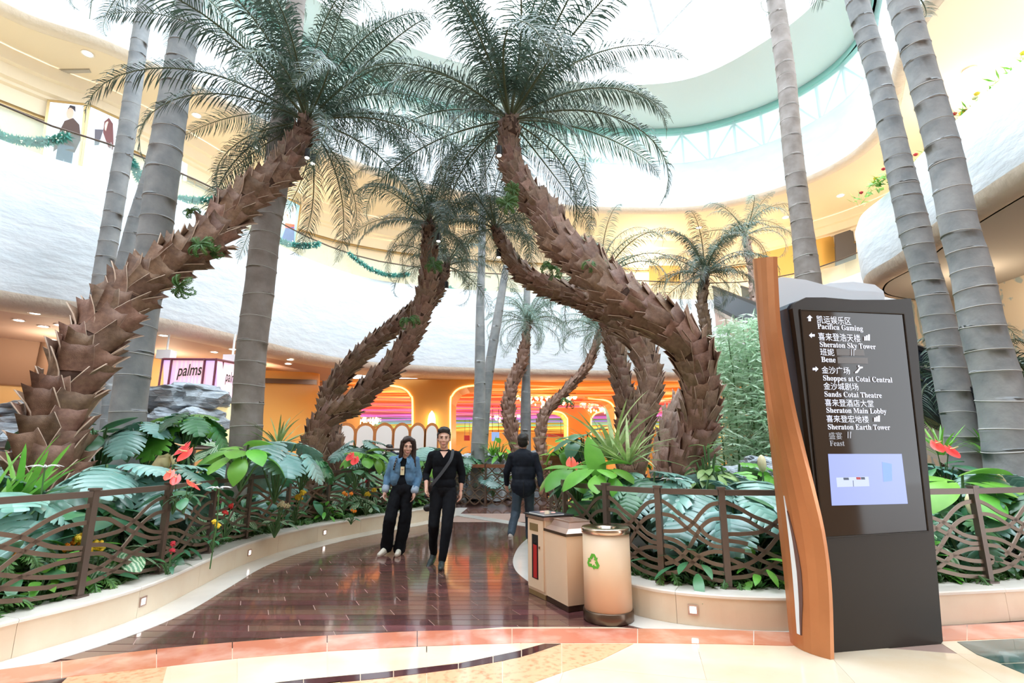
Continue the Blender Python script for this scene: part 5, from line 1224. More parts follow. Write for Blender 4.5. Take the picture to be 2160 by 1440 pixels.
protos = {
    'mon': plant('monstera', LM['mon'], 9, .82, .42, (10, -55), '', 'plant', 1), 'mond': plant('monstera', LM['mond'], 9, .72, .38, (10, -50), '', 'plant', 2),
    'monb': plant('monstera', LM['monb'], 8, .8, .36, (20, -45), '', 'plant', 3),
    'broad': plant('broadleaf_plant', LM['broad'], 11, .5, .28, (40, -35), '', 'plant', 4), 'broadd': plant('broadleaf_plant', LM['broadd'], 12, .55, .3, (40, -35), '', 'plant', 5),
    'pale': plant('caladium', LM['pale'], 11, .42, .26, (30, -30), '', 'plant', 6), 'obl': plant('leafy_shrub', LM['obl'], 20, .38, .22, (60, -20), '', 'plant', 7, .7),
    'oblb': plant('leafy_shrub', LM['oblb'], 20, .36, .22, (60, -20), '', 'plant', 8, .7), 'oblv': plant('striped_shrub', LM['oblv'], 22, .42, .26, (60, -20), '', 'plant', 9, .7),
    'strap': plant('dracaena', LM['strap'], 26, .10, .05, (88, 22), '', 'plant', 10, .3), 'strapb': plant('strap_leaf_plant', LM['strapb'], 18, .08, .06, (88, 40), '', 'plant', 11),
    'strapd': plant('strap_leaf_plant', LM['strapd'], 18, .08, .06, (85, 30), '', 'plant', 12),
    'fern': plant('fern', LM['fern'], 14, .05, .04, (20, 0), '', 'fern', 13),
    'anth': plant('anthurium', LM['broadd'], 7, .34, .2, (30, -30), '', 'flowering plant', 14, flowers=fl_spathe(2, .52, .12), ls=.75),
    'yel': plant('celosia', LM['obl'], 10, .2, .14, (50, 0), '', 'flowering plant', 15, flowers=fl_head(3, .42, .09, M['yellow'], .05), ls=.7),
    'ora': plant('marigold', LM['obl'], 9, .16, .12, (50, 0), '', 'flowering plant', 16, flowers=fl_head(3, .30, .10, M['orangef'], .038), ls=.6),
    'red': plant('celosia', LM['obl'], 9, .2, .12, (50, 0), '', 'flowering plant', 17, flowers=fl_head(2, .38, .08, M['redf'], .036), ls=.7),
    'cream': plant('celosia', LM['oblv'], 9, .2, .12, (50, 0), '', 'flowering plant', 18, flowers=fl_head(4, .36, .12, M['creamf'], .032), ls=.7),
}
used = set()
def put(kind, p, rz, sc, label, group=None, tilt=None):
    r = protos[kind]
    if kind in used: return clone(r, p, rz, sc, label, r['category'], group, tilt)
    used.add(kind); r.location = p; r.rotation_euler = (tilt[0] if tilt else 0, tilt[1] if tilt else 0, rz); r.scale = (sc,) * 3; r['label'] = label
    if group: r['group'] = group
    return r
def bedpt(curve, s, d):
    k = s if isinstance(s, int) else 0; pts = resample(curve, .1); nn = normals2(pts); return pts[min(k, len(pts) - 1)] + nn[min(k, len(pts) - 1)] * d
RL = resample(curbL, .1); NL = normals2(RL); RR_ = resample(curbR, .1); NR = normals2(RR_)
def onL(y, d): k = min(range(len(RL)), key=lambda i: abs(RL[i].y - y)); return RL[k] + NL[k] * d
def onR(x, d, back=False):
    k = min(range(len(RR_)), key=lambda i: (abs(RR_[i].x - x) + (0 if (RR_[i].y < 6) else 50)) if not back else abs(RR_[i].y - x)); return RR_[k] + NR[k] * d
rnd = random.Random(5)
Z = .225
def at(p): return Vector((p.x, p.y, Z))
# --- singled-out plants (placed where the photo shows them)
def putpx(kind, px, py, Y, h, rz, sc, label, group=None, tilt=None):   # px,py: where its middle top shows; h: height of that point above its foot (unscaled)
    c = PY(px, py, Y); z = max(.2, c.z - h * sc); return put(kind, Vector((c.x, c.y, z)), rz, sc, label, group, tilt)
putpx('strapb', 62, 925, 5.5, .62, .4, 1.35, 'bright green strap-leaved plant by the foot of the leaning palm at the left edge')
putpx('strapb', -10, 965, 5.0, .6, 1.4, 1.2, 'bright green strap-leaved plant pressed against the railing at the left edge')
putpx('mon', 250, 985, 5.9, .75, .3, 1.25, 'large blue-green monstera right beside the foot of the leaning palm')
putpx('mon', 350, 985, 6.3, .75, 1.2, 1.1, 'large blue-green monstera behind the railing below the red anthurium')
putpx('monb', 395, 880, 8.2, .72, .2, 1.15, 'tall bright green monstera standing between thick grey and brown-grey trunks')
putpx('mond', 400, 870, 8.0, .7, 2.2, 1.1, 'tall dark monstera head in front of the bright green one')
putpx('anth', 412, 945, 6.6, .5, 0, 1.25, 'big red anthurium bloom in front of the rocks left of the brown-grey trunk')
putpx('anth', 375, 1000, 5.6, .5, .5, .8, 'small red anthurium just above the rail post near the thick grey trunk')
putpx('broad', 515, 945, 6.9, .45, .2, 1.2, 'bright broad-leaved plant at the foot of the brown-grey trunk')
putpx('mon', 590, 935, 7.6, .75, 2.0, 1.1, 'blue-green monstera between the brown-grey trunk and the twin palms')
putpx('strap', 590, 900, 8.8, .45, .2, .9, 'yellow-edged spiky plant poking up left of the twin palms')
putpx('mond', 640, 960, 8.2, .7, .2, .8, 'dark monstera leaves at the foot of the twin palms')
putpx('mon', 762, 925, 10.6, .8, .7, 1.0, 'pale blue monstera leaf plant in front of the folding screen')
putpx('anth', 752, 962, 9.3, .5, .2, 1.15, 'big red anthurium bloom left of the denim-jacketed woman')
putpx('broad', 770, 955, 9.6, .45, .9, 1.0, 'yellow-green bushy plant behind the red anthurium by the woman')
putpx('mond', 815, 950, 10.8, .7, .9, .9, 'dark monstera just left of the head of the denim-jacketed woman')
putpx('mon', 905, 945, 12.4, .75, 1.9, 1.0, 'pale monstera between the heads of the walking couple')
putpx('monb', 890, 965, 12.0, .75, 1.2, .7, 'green monstera behind the shoulder of the man in black')
putpx('anth', 395, 1018, 5.45, .5, 1.9, .6, 'small red bloom plant touching the rail next to the big blue leaves')
putpx('red', 480, 1075, 6.7, .36, 0, 1.0, 'crimson flower plant behind the fourth visible railing panel')
putpx('yel', 210, 1140, 5.05, .42, 0, 1.15, 'yellow flower plant just right of the nearest railing post')
putpx('ora', 150, 1150, 5.0, .3, .3, 1.3, 'orange flower plant just left of the nearest railing post')
putpx('ora', 60, 1165, 4.75, .3, 1.3, 1.1, 'orange-red flower plant low at the left edge')
putpx('fern', 40, 1150, 4.6, .2, 1.3, 1.1, 'feathery green fern low at the left edge')
putpx('yel', 455, 1100, 6.35, .42, 1.2, .75, 'small yellow flower plant under the crimson flowers')
putpx('red', 360, 1155, 5.5, .36, 1, .8, 'dark red flower plant near the curb behind the second railing panel')
putpx('yel', 625, 1040, 8.1, .42, 2, 1.05, 'yellow flower plant behind the tall middle railing posts')
putpx('cream', 585, 1065, 7.6, .36, 2, 1.2, 'cream flower plant next to the yellow one behind the middle panels')
putpx('yel', 775, 1035, 9.6, .42, 3, 1.0, 'yellow flower plant just left of the denim jacket sleeve')
putpx('ora', 728, 1042, 9.1, .3, 3, .9, 'orange flower plant left of the denim-jacketed woman')
putpx('ora', 742, 1078, 9.0, .3, 2.3, .7, 'orange flower plant low at the curb left of the woman')
putpx('red', 768, 1012, 9.8, .36, 2, .8, 'red flower plant high behind the railing left of the woman')
# right bed
putpx('strap', 1292, 965, 6.7, .1, .1, 1.25, 'large yellow-striped spiky dracaena left of the arching palm foot')
putpx('strap', 1325, 975, 6.2, .1, 1.3, .8, 'smaller striped spiky plant leaning over the railing')
pb_ = put('broadd', Vector((1.15, 6.45, .25)), .5, 1.2, 'dark broad-leaved plant behind the round bin')
putpx('broad', 1215, 985, 6.8, .45, .5, 1.1, 'bright green leafy plant right of the man in the blazer')
r_ = putpx('broad', 1265, 985, 6.1, .45, .2, 1.0, 'upright bright green leaf plant under the striped dracaena')
inst(LM['big'][0], 'leaf', Matrix.Translation((0, -.05, .28)) @ Matrix.Rotation(R(84), 4, 'X') @ Matrix.Rotation(.2, 4, 'Z'), r_)
putpx('anth', 1215, 975, 7.0, .5, .3, 1.1, 'bright red anthurium right of the man in the blazer')
putpx('mon', 1370, 1000, 6.1, .75, .7, 1.05, 'blue-green monstera in front of the feet of the shaggy trunks')
putpx('mond', 1330, 1005, 6.0, .7, 2.7, .8, 'dark monstera under the striped dracaena')
putpx('mon', 1475, 1050, 5.8, .7, .7, 1.1, 'blue-green monstera leaves spilling over the rail at the arching palm foot')
putpx('mon', 1600, 1040, 6.0, .7, 1.7, 1.2, 'wide blue-green monstera between the rock ledge and the copper fin')
putpx('mon', 1560, 1100, 5.5, .7, 2.5, 1.0, 'blue-green monstera against the railing left of the copper fin')
uml = plant('umbrella_leaf_plant', [leaf_mesh('leaf', .22, ov(.2), M['leafstrap'], .6, .3, 6, 2)], 30, .9, .24, (40, -40), 'olive umbrella-leaved plant in front of the arching palm foot', 'plant', 30, .75)
c_ = PY(1490, 925, 6.5); uml.location = (c_.x, c_.y, c_.z - .92)
def lily(px, py, Y, label):
    c = PY(px, py, Y); root = empty('spider_lily', (c.x, c.y, .22), 0, label, 'flower'); h = c.z - .22
    MB().tube([(0, 0, 0), (.02, 0, h * .6), (0, 0, h)], .007, 5).build('stem', M['stem'], root)
    for k in range(8):
        a = k * .785; d = Vector((math.cos(a), math.sin(a), .3)); MB().tube([Vector((0, 0, h)), Vector((0, 0, h)) + d * .06, Vector((0, 0, h)) + d * .10 + Vector((0, 0, -.015)), Vector((0, 0, h - .04)) + d * .14], [.006, .006, .004, .001], 4).build('petal', M['white'], root)
lily(1418, 1012, 5.9, 'white spidery lily bloom at the foot of the arching palm'); lily(95, 985, 5.0, 'white spidery lily bloom in front of the leaning palm foot'); lily(462, 1030, 6.0, 'white spidery lily bloom under the rail near the crimson flowers')
lily(1490, 1100, 5.5, 'white spidery bloom behind the railing left of the copper fin')
putpx('strapb', 1985, 955, 7.6, .1, 2, .85, 'green strap-leaved plant just right of the dark sign')
putpx('anth', 1980, 940, 7.3, .5, .2, 1.3, 'red anthurium bloom just right of the dark sign')
putpx('broad', 2020, 1010, 6.2, .45, .2, 1.5, 'bright lime broad-leaved plant right of the dark sign')
putpx('mon', 2075, 1000, 6.4, .75, 1.2, 1.0, 'blue-green monstera between lime leaves and the nearest trunk')
putpx('mon', 2140, 1060, 5.9, .7, .2, .9, 'blue-green monstera at the right edge')
putpx('strapb', 2085, 930, 8.4, .3, .2, 1.1, 'strap-leaved plant between the two grey trunks at the right')
putpx('mond', 2010, 1080, 5.6, .7, .2, .8, 'dark monstera under the lime leaves right of the sign')
# corn-like cream cones
for px, py, Y, l in ((1607, 975, 7.6, 'cream cone-shaped flower spike on the rock ledge'), (2110, 1020, 6.2, 'cream cone-shaped flower spike beside the nearest grey trunk'), (2050, 1060, 5.7, 'yellow cone-shaped flower spike behind the right railing')):
    c = PY(px, py, Y); r_ = empty('flower_spike', (c.x, c.y, c.z - .3), 0, l, 'flower'); MB().lathe([(.01, .16), (.045, .2), (.06, .27), (.055, .34), (.03, .39), (.0, .41)], n=12).build('cone', M['creamf'], r_, True); MB().tube([(0, 0, -.3), (0, 0, .18)], .012, 5).build('stem', M['stem'], r_)
# --- filling rows
GL = 'bedding plants in the bed behind the walking couple'; GR = 'bedding plants in the bed behind the tall sign'
def row(side, ys, d, kinds, labels, grp, s0, s1):
    cnt_ = {}; rnd_n = 'camera' if side == 'L' else 'bins'
    for i, y in enumerate(ys):
        k = kinds[i % len(kinds)]; p = (onL(y, d + rnd.uniform(-.08, .12)) if side == 'L' else (onR(y, d + rnd.uniform(-.08, .12)) if y < 90 else onR(y - 100, d, True)))
        cnt_[k] = cnt_.get(k, -1) + 1; put(k, at(p), rnd.uniform(0, 6.28), rnd.uniform(s0, s1), labels[k] + ', ' + ORD[min(15, cnt_[k])] + ' from the ' + rnd_n, grp + ', ' + labels[k].split(',')[0])
names = {'fern': 'feathery low fern', 'obl': 'dark small-leaved shrub', 'oblb': 'bright green small-leaved shrub', 'oblv': 'cream-striped shrub', 'pale': 'pale heart-leaved plant', 'broadd': 'dark broad-leaved plant', 'broad': 'bright broad-leaved plant', 'mon': 'blue-green monstera', 'mond': 'dark monstera', 'monb': 'bright green monstera', 'strapd': 'dark strap-leaved plant', 'strapb': 'bright strap-leaved plant'}
lab = lambda w: {k: v + ' ' + w for k, v in names.items()}
yy = lambda a, b, st: [a + st * i for i in range(int((b - a) / st) + 1)]
row('L', yy(3.2, 13.6, .42), .40, ['fern', 'obl', 'fern', 'oblb', 'fern', 'pale'], lab('low at the curb by the couple'), GL, .75, 1.0)
row('L', yy(3.3, 13.6, .55), .72, ['oblv', 'strapd', 'obl', 'oblb', 'broadd', 'oblv', 'pale'], lab('in the second row by the couple'), GL, 1.0, 1.3)
row('L', yy(3.6, 13.4, .8), 1.15, ['broadd', 'mon', 'oblv', 'mond', 'broad', 'pale'], lab('mid-bed behind the couple'), GL, 1.0, 1.2)
row('L', yy(5.2, 13.4, 1.15), 1.9, ['mon', 'broadd', 'mond', 'oblb'], lab('deep in the bed by the couple'), GL, 1.1, 1.35)
row('L', yy(6.2, 13, 1.6), 2.8, ['mond', 'broad', 'mon'], lab('at the back of the bed by the couple'), GL, 1.2, 1.4)
row('R', yy(1.2, 6.4, .36), .42, ['fern', 'obl', 'fern', 'oblb', 'fern'], lab('low at the curb by the sign'), GR, .8, 1.1)
row('R', yy(1.3, 6.6, .5), .78, ['strapd', 'oblv', 'obl', 'broadd', 'mond'], lab('in the second row by the sign'), GR, 1.0, 1.25)
row('R', yy(1.4, 7.0, .85), 1.3, ['mon', 'broadd', 'pale', 'mond'], lab('mid-bed behind the sign'), GR, 1.05, 1.25)
row('R', yy(1.6, 7.0, 1.2), 2.2, ['broadd', 'mon', 'oblb'], lab('deep in the bed by the sign'), GR, 1.1, 1.4)
row('R', [106.3, 107.0, 107.7, 108.4, 109.2, 110.0], .45, ['obl', 'oblb', 'fern'], lab('at the curb nose by the bins'), GR, .9, 1.2)
row('R', [106.4, 107.4, 108.4, 109.6], .95, ['broadd', 'strapd', 'broad', 'mond'], lab('inside the curb nose by the bins'), GR, 1.1, 1.3)
# far planting on the central rocks
for i, (px, py, Y, k, s, l) in enumerate(((965, 955, 15.2, 'obl', 1.6, 'small dark shrub on the central rocks by the man in black'), (1040, 940, 15.6, 'strapb', 1.0, 'arching bright plant at the foot of the far grey trunks'), (1055, 932, 15.9, 'oblb', 1.7, 'bright shrub just right of the far grey trunks'),
        (1180, 945, 14.5, 'oblb', 1.8, 'bright shrub behind the reddish wooden post'), (1200, 950, 13.5, 'broad', 1.5, 'pale green broad-leaved plant right of the wooden post'), (1235, 940, 12.5, 'broadd', 1.6, 'broad dark-leaved plant behind the man in the dark shirt'),
        (985, 985, 15.1, 'mond', .9, 'dark monstera behind the curling iron railing'), (1040, 1030, 15.0, 'mon', .9, 'blue-green monstera low behind the curling iron railing'), (1100, 1000, 15.0, 'broad', 1.0, 'bright leaves low behind the curling iron railing'),
        (470, 945, 10.6, 'pale', 1.4, 'pale heart-leaved plant left of the brown-grey trunk foot'), (120, 915, 9.6, 'broadd', 1.4, 'dark broad-leaved plant beyond the leaning palm foot'), (215, 935, 7.6, 'broadd', 1.3, 'glossy dark plant in front of the rocks by the leaning palm'), (310, 950, 7.8, 'mon', 1.0, 'blue-green monstera in front of the thick grey trunk foot'))):
    putpx(k, px, py, Y, .35, i * 1.1, s, l)
for i, (x, y) in enumerate(((-5.6, 10.5), (-6.4, 9.2), (-7.2, 8.0), (-5.2, 12.2), (-4.2, 13.4), (-6.8, 11.0))):
    put('broadd' if i % 2 else 'mon', Vector((x, y, .225)), i, 1.35, 'leafy plant before the left rocks, ' + ORD[i] + ' from the leaning palm', 'plants before the left rocks')
for i, (x, y) in enumerate(((2.6, 9.4), (3.6, 10.4), (4.6, 9.2), (5.6, 10.2), (6.6, 8.6), (2.2, 11.4), (3.4, 8.2), (7.4, 10), (5.0, 7.4))):
    put('broadd' if i % 3 else 'monb', Vector((x, y, .225)), i, 1.4, 'leafy plant before the bamboo, ' + ORD[i] + ' from the bins', 'plants before the bamboo')
# ground cover
def cover(name, pts, n, label, seed):
    rnd = random.Random(seed); mb = MB()
    for k in range(n):
        p = rnd.choice(pts) + Vector((rnd.uniform(-.1, .1), rnd.uniform(-.1, .1), 0)); p.z = .235
        for q in range(7):
            a = rnd.uniform(0, 6.28); L = rnd.uniform(.05, .12); d = Vector((math.cos(a), math.sin(a), rnd.uniform(.2, 1.2))).normalized(); s = d.cross(Vector((0, 0, 1))).normalized() * L * .2
            o = p + Vector((0, 0, rnd.uniform(0, .05))); mb.add([o, o + d * L * .5 + s, o + d * L, o + d * L * .5 - s], [(0, 1, 2, 3)])
    o = mb.build(name, M['leaffern']); o['kind'] = 'stuff'; o['label'] = label; o['category'] = 'ground cover'
cover('groundcover', [RL[i] + NL[i] * d for i in range(0, len(RL)) for d in (.36, .46, .6, .8, 1.0)], 3800, 'low mossy green ground cover spilling to the curb by the couple', 1)
cover('groundcover', [RR_[i] + NR[i] * d for i in range(0, len(RR_)) for d in (.36, .46, .6, .8, 1.0)], 3600, 'low mossy green ground cover spilling to the curb by the bins and sign', 2)
# ferns rooted in the shaggy trunks
for px, py, Y, s, l, t in ((425, 520, 7.5, .75, 'small fern rooted on the upper side of the leaning trunk', (1.3, 0)), (385, 605, 7.35, .7, 'small fern hanging under the leaning trunk', (2.2, .5)), (405, 450, 7.7, .5, 'tiny fern on top of the leaning trunk', (.3, -.5)), (455, 530, 7.7, .5, 'tiny fern hanging at the middle of the leaning trunk', (2.6, .6)),
        (1250, 560, 7.0, .8, 'fern rooted in the middle of the arching trunk', (.9, .3)), (1160, 570, 8.6, .8, 'fern where the bent palm meets the arching trunk', (.2, .4)), (862, 680, 9.7, .8, 'fern tuft on the bend of the curved twin palm', (.4, -.2)), (1070, 430, 7.5, .7, 'yellowish fern hanging near the crown of the arching palm', (1.6, -.6)),
        (1080, 400, 7.5, .5, 'small fern on the left side of the arching palm neck', (2.0, -.9)), (1195, 850, 16.0, .9, 'fern on the small leaning palm trunk', (.2, .4)), (560, 390, 8.2, .6, 'small fern near the neck of the leaning palm', (.5, -.6)), (915, 560, 9.8, .7, 'yellow-lit fern on the neck of the curved twin palm', (1.4, .5))):
    c = PY(px, py, Y); put('fern', c, 0, s, l, None, t)
# balcony flowers
def fbox(px, py, z, Yd, label, w):
    c = G(px, py, z); root = empty('balcony_flowers', c, 0, label, 'flowers'); rnd = random.Random(px); mbg = MB()
    for k in range(60):
        p = Vector((rnd.uniform(-.15, .15), rnd.uniform(-w, w), rnd.uniform(0, .25))); d = Vector((rnd.gauss(0, 1), rnd.gauss(0, 1), abs(rnd.gauss(.3, 1)))).normalized() * .28; s = d.orthogonal().normalized() * .045
        mbg.add([p, p + d * .5 + s, p + d, p + d * .5 - s], [(0, 1, 2, 3)])
    mbg.build('foliage', M['leafbright'], root)['kind'] = 'stuff'
    for k, m_ in enumerate((M['redf'], M['creamf'], M['yellow'])):
        o = MB().lathe([(0, .0), (.05, .03), (.06, .06), (0, .1)], (rnd.uniform(-.2, 0), rnd.uniform(-w, w) * .8, rnd.uniform(.15, .35)), 7).build('bloom', m_, root)
for px, py, w, l in ((1845, 412, .8, 'balcony flowers with a red bloom at the tip of the right balcony'), (1880, 380, .6, 'balcony flowers close behind the knobbly trunk'), (1958, 345, .6, 'balcony foliage between the two grey trunks'), (2032, 268, .6, 'red and pink balcony flowers just right of the thickest trunk'), (2062, 245, .5, 'yellow-tinged balcony foliage higher along the right balcony'), (2150, 165, .4, 'balcony foliage where the right balcony leaves the picture')):
    fbox(px, py, 8.82, 0, l, w)
for px, py, l in ((1240, 352, 'green shrubs on the sill of the far pale balcony behind the arching palm'), (1408, 374, 'small shrub on the sill of the far pale balcony left of the pale palm')):
    c = G(px, py, 16.8); root = empty('sill_shrub', c, 0, l, 'shrub'); rnd = random.Random(px); mb = MB()
    for k in range(70):
        p = Vector((rnd.uniform(-.9, .9), rnd.uniform(-.1, .1), rnd.uniform(0, .3))); d = Vector((rnd.gauss(0, 1), rnd.gauss(0, .5), abs(rnd.gauss(.3, 1)))).normalized() * .4; s = d.orthogonal().normalized() * .07
        mb.add([p, p + d * .5 + s, p + d, p + d * .5 - s], [(0, 1, 2, 3)])
    mb.build('foliage', M['leafdark'], root)['kind'] = 'stuff'; MB().box((0, 0, .02), (1.9, .2, .06)).build('trough', M['teal'], root)
# bamboo
bl = mat('bamboo_leaf', (.40, .60, .40), (.66, .80, .64), scale=2, rough=.4, rand=.2, trans=.3)
rnd = random.Random(77)
bleaf = []
for q in range(3):
    mb = MB()
    for k in range(420):
        z = rnd.uniform(.5, 4.3); r = .12 + .40 * math.sin(math.pi * min(1, z / 4.6)) * rnd.random(); a = rnd.uniform(0, 6.28); p = Vector((math.cos(a) * r, math.sin(a) * r, z))
        for w_ in range(3):
            d = Vector((rnd.gauss(0, 1), rnd.gauss(0, 1), rnd.uniform(-1.1, .3))).normalized() * rnd.uniform(.14, .24); s = d.orthogonal().normalized() * .02
            mb.add([p, p + d * .35 + s, p + d, p + d * .35 - s], [(0, 1, 2, 3)])
    me = bpy.data.meshes.new('foliage'); me.from_pydata([tuple(v) for v in mb.v], [], mb.f); me.materials.append(bl); bleaf.append(me)
cane = MB().tube([(0, 0, 0), (.02, 0, 1.5), (-.02, 0, 3), (.06, .03, 4.4)], [.022, .02, .016, .006], 6); cme = None
bpx = [1525, 1545, 1560, 1578, 1596, 1612, 1628, 1648, 1665, 1690, 1535, 1570, 1605, 1640, 1720, 1760]
for i, (px, Y) in enumerate(((1525, 11.0), (1545, 11.6), (1560, 10.9), (1578, 11.8), (1596, 11.0), (1612, 11.7), (1628, 10.8), (1648, 11.5), (1665, 11.0), (1690, 11.7), (1535, 12.4), (1570, 12.6), (1605, 12.5), (1640, 12.6), (1720, 11.2), (1760, 11.6))):
    c = PY(px, 955, Y); root = empty('bamboo', (c.x, c.y, .22), rnd.uniform(0, 6), 'leafy bamboo stem, ' + ORD[sorted(bpx).index(px)] + ' from the left in the thicket by the copper fin', 'bamboo', 'bamboo thicket ' + ('left of the fin' if px < 1590 else 'behind the fin'))
    if cme is None: o = cane.build('cane', M['stem'], root, True); cme = o.data
    else: inst(cme, 'cane', Matrix(), root)
    o = inst(bleaf[i % 3], 'foliage', Matrix(), root); o['kind'] = 'stuff'; root.scale = (1, 1, rnd.uniform(.85, 1.02))
# low bushy palms right of the sign
for px, py, Y, s, l, nf in ((1955, 775, 9.6, 1.0, 'bushy low palm whose fronds hang just right of the dark sign', 14), (2040, 730, 10.2, 1.0, 'bushy low palm between the two grey trunks on the right', 16), (2165, 760, 9.0, 1.15, 'bushy low palm at the right edge', 16)):
    c = PY(px, py, Y); root = empty('bushy_palm', (c.x, c.y, .22), 0, l, 'palm tree'); top = Vector((0, 0, c.z - .5)); fm = get_fronds('bush')
    MB().tube([(0, 0, 0), (.03, 0, c.z * .5), top], [.07, .05, .04], 8).build('trunk', M['trunkcore'], root)
    for k in range(nf): inst(fm[min(6, 1 + k * 6 // nf)][k % 2], 'frond', Matrix.Translation(top) @ Matrix.Rotation(k * 2.4, 4, 'Z') @ Matrix.Scale(s, 4), root)
# ------------------------------------------------------------------ people
def cap_mesh(mb, a, ra, b, rb, n=12):
    a, b = Vector(a), Vector(b); d = b - a; L = d.length
    if L < 1e-5: d = Vector((0, 0, 1)); L = 1e-5
    q = d.to_track_quat('Z', 'Y').to_matrix(); rr = []
    for k in range(6):
        th = -math.pi / 2 + math.pi / 2 * (k / 5 if k else .04); rr.append((ra * math.cos(th), ra * math.sin(th)))
    for k in range(6):
        th = math.pi / 2 * (k / 5 if k < 5 else .96); rr.append((rb * math.cos(th), L + rb * math.sin(th)))
    mb.rings([[a + q @ Vector((r * math.cos(2 * math.pi * i / n), r * math.sin(2 * math.pi * i / n), z)) for i in range(n)] for r, z in rr])
def ell_mesh(mb, c, r, rot=None, n=16):
    c = Vector(c); m_ = (Euler(rot).to_matrix() if rot else Matrix.Identity(3)); rr = []
    for k in range(11):
        th = -math.pi / 2 + math.pi * min(.99, max(.01, k / 10)); rr.append([c + m_ @ Vector((r[0] * math.cos(th) * math.cos(2 * math.pi * i / n), r[1] * math.cos(th) * math.sin(2 * math.pi * i / n), r[2] * math.sin(th))) for i in range(n)])
    mb.rings(rr)
def fuse(name, shapes, m, parent, voxel=.008, smooth=4, fold=0.0, fs=9.0, xf=None):
    mb = MB()
    for s in shapes:
        if s[0] == 'c': cap_mesh(mb, *s[1:])
        elif s[0] == 'e': ell_mesh(mb, *s[1:])
        elif s[0] == 'b': mb.box(*s[1:])
    if xf:
        mb.v = [xf(v) for v in mb.v]
    me = bpy.data.meshes.new('tmp'); me.from_pydata([tuple(v) for v in mb.v], [], mb.f); o = bpy.data.objects.new('tmp', me)
    r = o.modifiers.new('r', 'REMESH'); r.mode = 'VOXEL'; r.voxel_size = voxel
    s_ = o.modifiers.new('s', 'SMOOTH'); s_.factor = .5; s_.iterations = smooth
    out = evaluate(o)
    out.name = name; out.materials.clear(); out.materials.append(m); out.polygons.foreach_set('use_smooth', [True] * len(out.polygons))
    if fold:
        nrm_ = [v.normal.copy() for v in out.vertices]; cs_ = [v.co.copy() for v in out.vertices]; fl_ = []
        for p, nv in zip(cs_, nrm_):
            f = noise.noise(Vector((p.x * fs, p.y * fs, p.z * fs * .45))) * fold + noise.noise(Vector((p.x * fs * 2.5, p.y * fs * 2.5, p.z * fs * 2.2))) * fold * .4; fl_.extend(p + nv * f)
        out.vertices.foreach_set('co', fl_)
    ob = bpy.data.objects.new(name, out); COL.objects.link(ob); ob.parent = parent; return ob
def hand(w, d, pl, side, curl=.5, s=1.0):
    """w wrist, d pointing direction, pl palm normal; returns shapes"""
    w, d = Vector(w), Vector(d).normalized(); pl = Vector(pl); pl = (pl - d * pl.dot(d)).normalized(); x = d.cross(pl) * side; out = []
    out.append(('c', w, .022 * s, w + d * .05 * s, .028 * s)); out.append(('c', w + d * .03 * s + x * .018 * s, .017 * s, w + d * .085 * s + x * .022 * s, .014 * s)); out.append(('c', w + d * .03 * s - x * .018 * s, .017 * s, w + d * .08 * s - x * .024 * s, .013 * s))
    for k, (o_, L) in enumerate(((.030, .066), (.011, .078), (-.010, .073), (-.030, .056))):
        p0 = w + d * .082 * s + x * o_ * s; d1 = (d + pl * .25 * curl + x * o_ * 3).normalized(); p1 = p0 + d1 * L * .45 * s; d2 = (d + pl * 1.1 * curl).normalized(); p2 = p1 + d2 * L * .33 * s; d3 = (d + pl * 2.2 * curl).normalized(); p3 = p2 + d3 * L * .25 * s
        out += [('c', p0, .0098 * s, p1, .0090 * s), ('c', p1, .0090 * s, p2, .0082 * s), ('c', p2, .0082 * s, p3, .0072 * s)]
    t0 = w + d * .03 * s + x * .026 * s; t1 = t0 + (d * .7 + x * .8 + pl * .2).normalized() * .038 * s; t2 = t1 + (d + x * .25 + pl * .4).normalized() * .028 * s
    out += [('c', t0, .013 * s, t1, .0108 * s), ('c', t1, .0108 * s, t2, .009 * s)]
    return out
def head_shapes(s=1.0):
    return [('e', (0, .015, .032), (.076 * s, .094, .088)), ('e', (0, -.018, -.028), (.063 * s, .076, .084)), ('e', (0, -.036, -.086), (.043 * s, .046, .032)), ('e', (0, -.072, -.102), (.020, .018, .015)),
            ('c', (0, -.088, .018), .009, (0, -.108, -.030), .0115), ('e', (.011, -.098, -.034), (.009, .010, .007)), ('e', (-.011, -.098, -.034), (.009, .010, .007)), ('e', (.078 * s, .012, -.012), (.010, .021, .030)), ('e', (-.078 * s, .012, -.012), (.010, .021, .030)),
            ('e', (.034, -.070, -.030), (.022, .020, .020)), ('e', (-.034, -.070, -.030), (.022, .020, .020)), ('e', (0, -.086, -.066), (.026, .014, .018)), ('c', (-.040, -.078, .028), .010, (.040, -.078, .028), .010)]
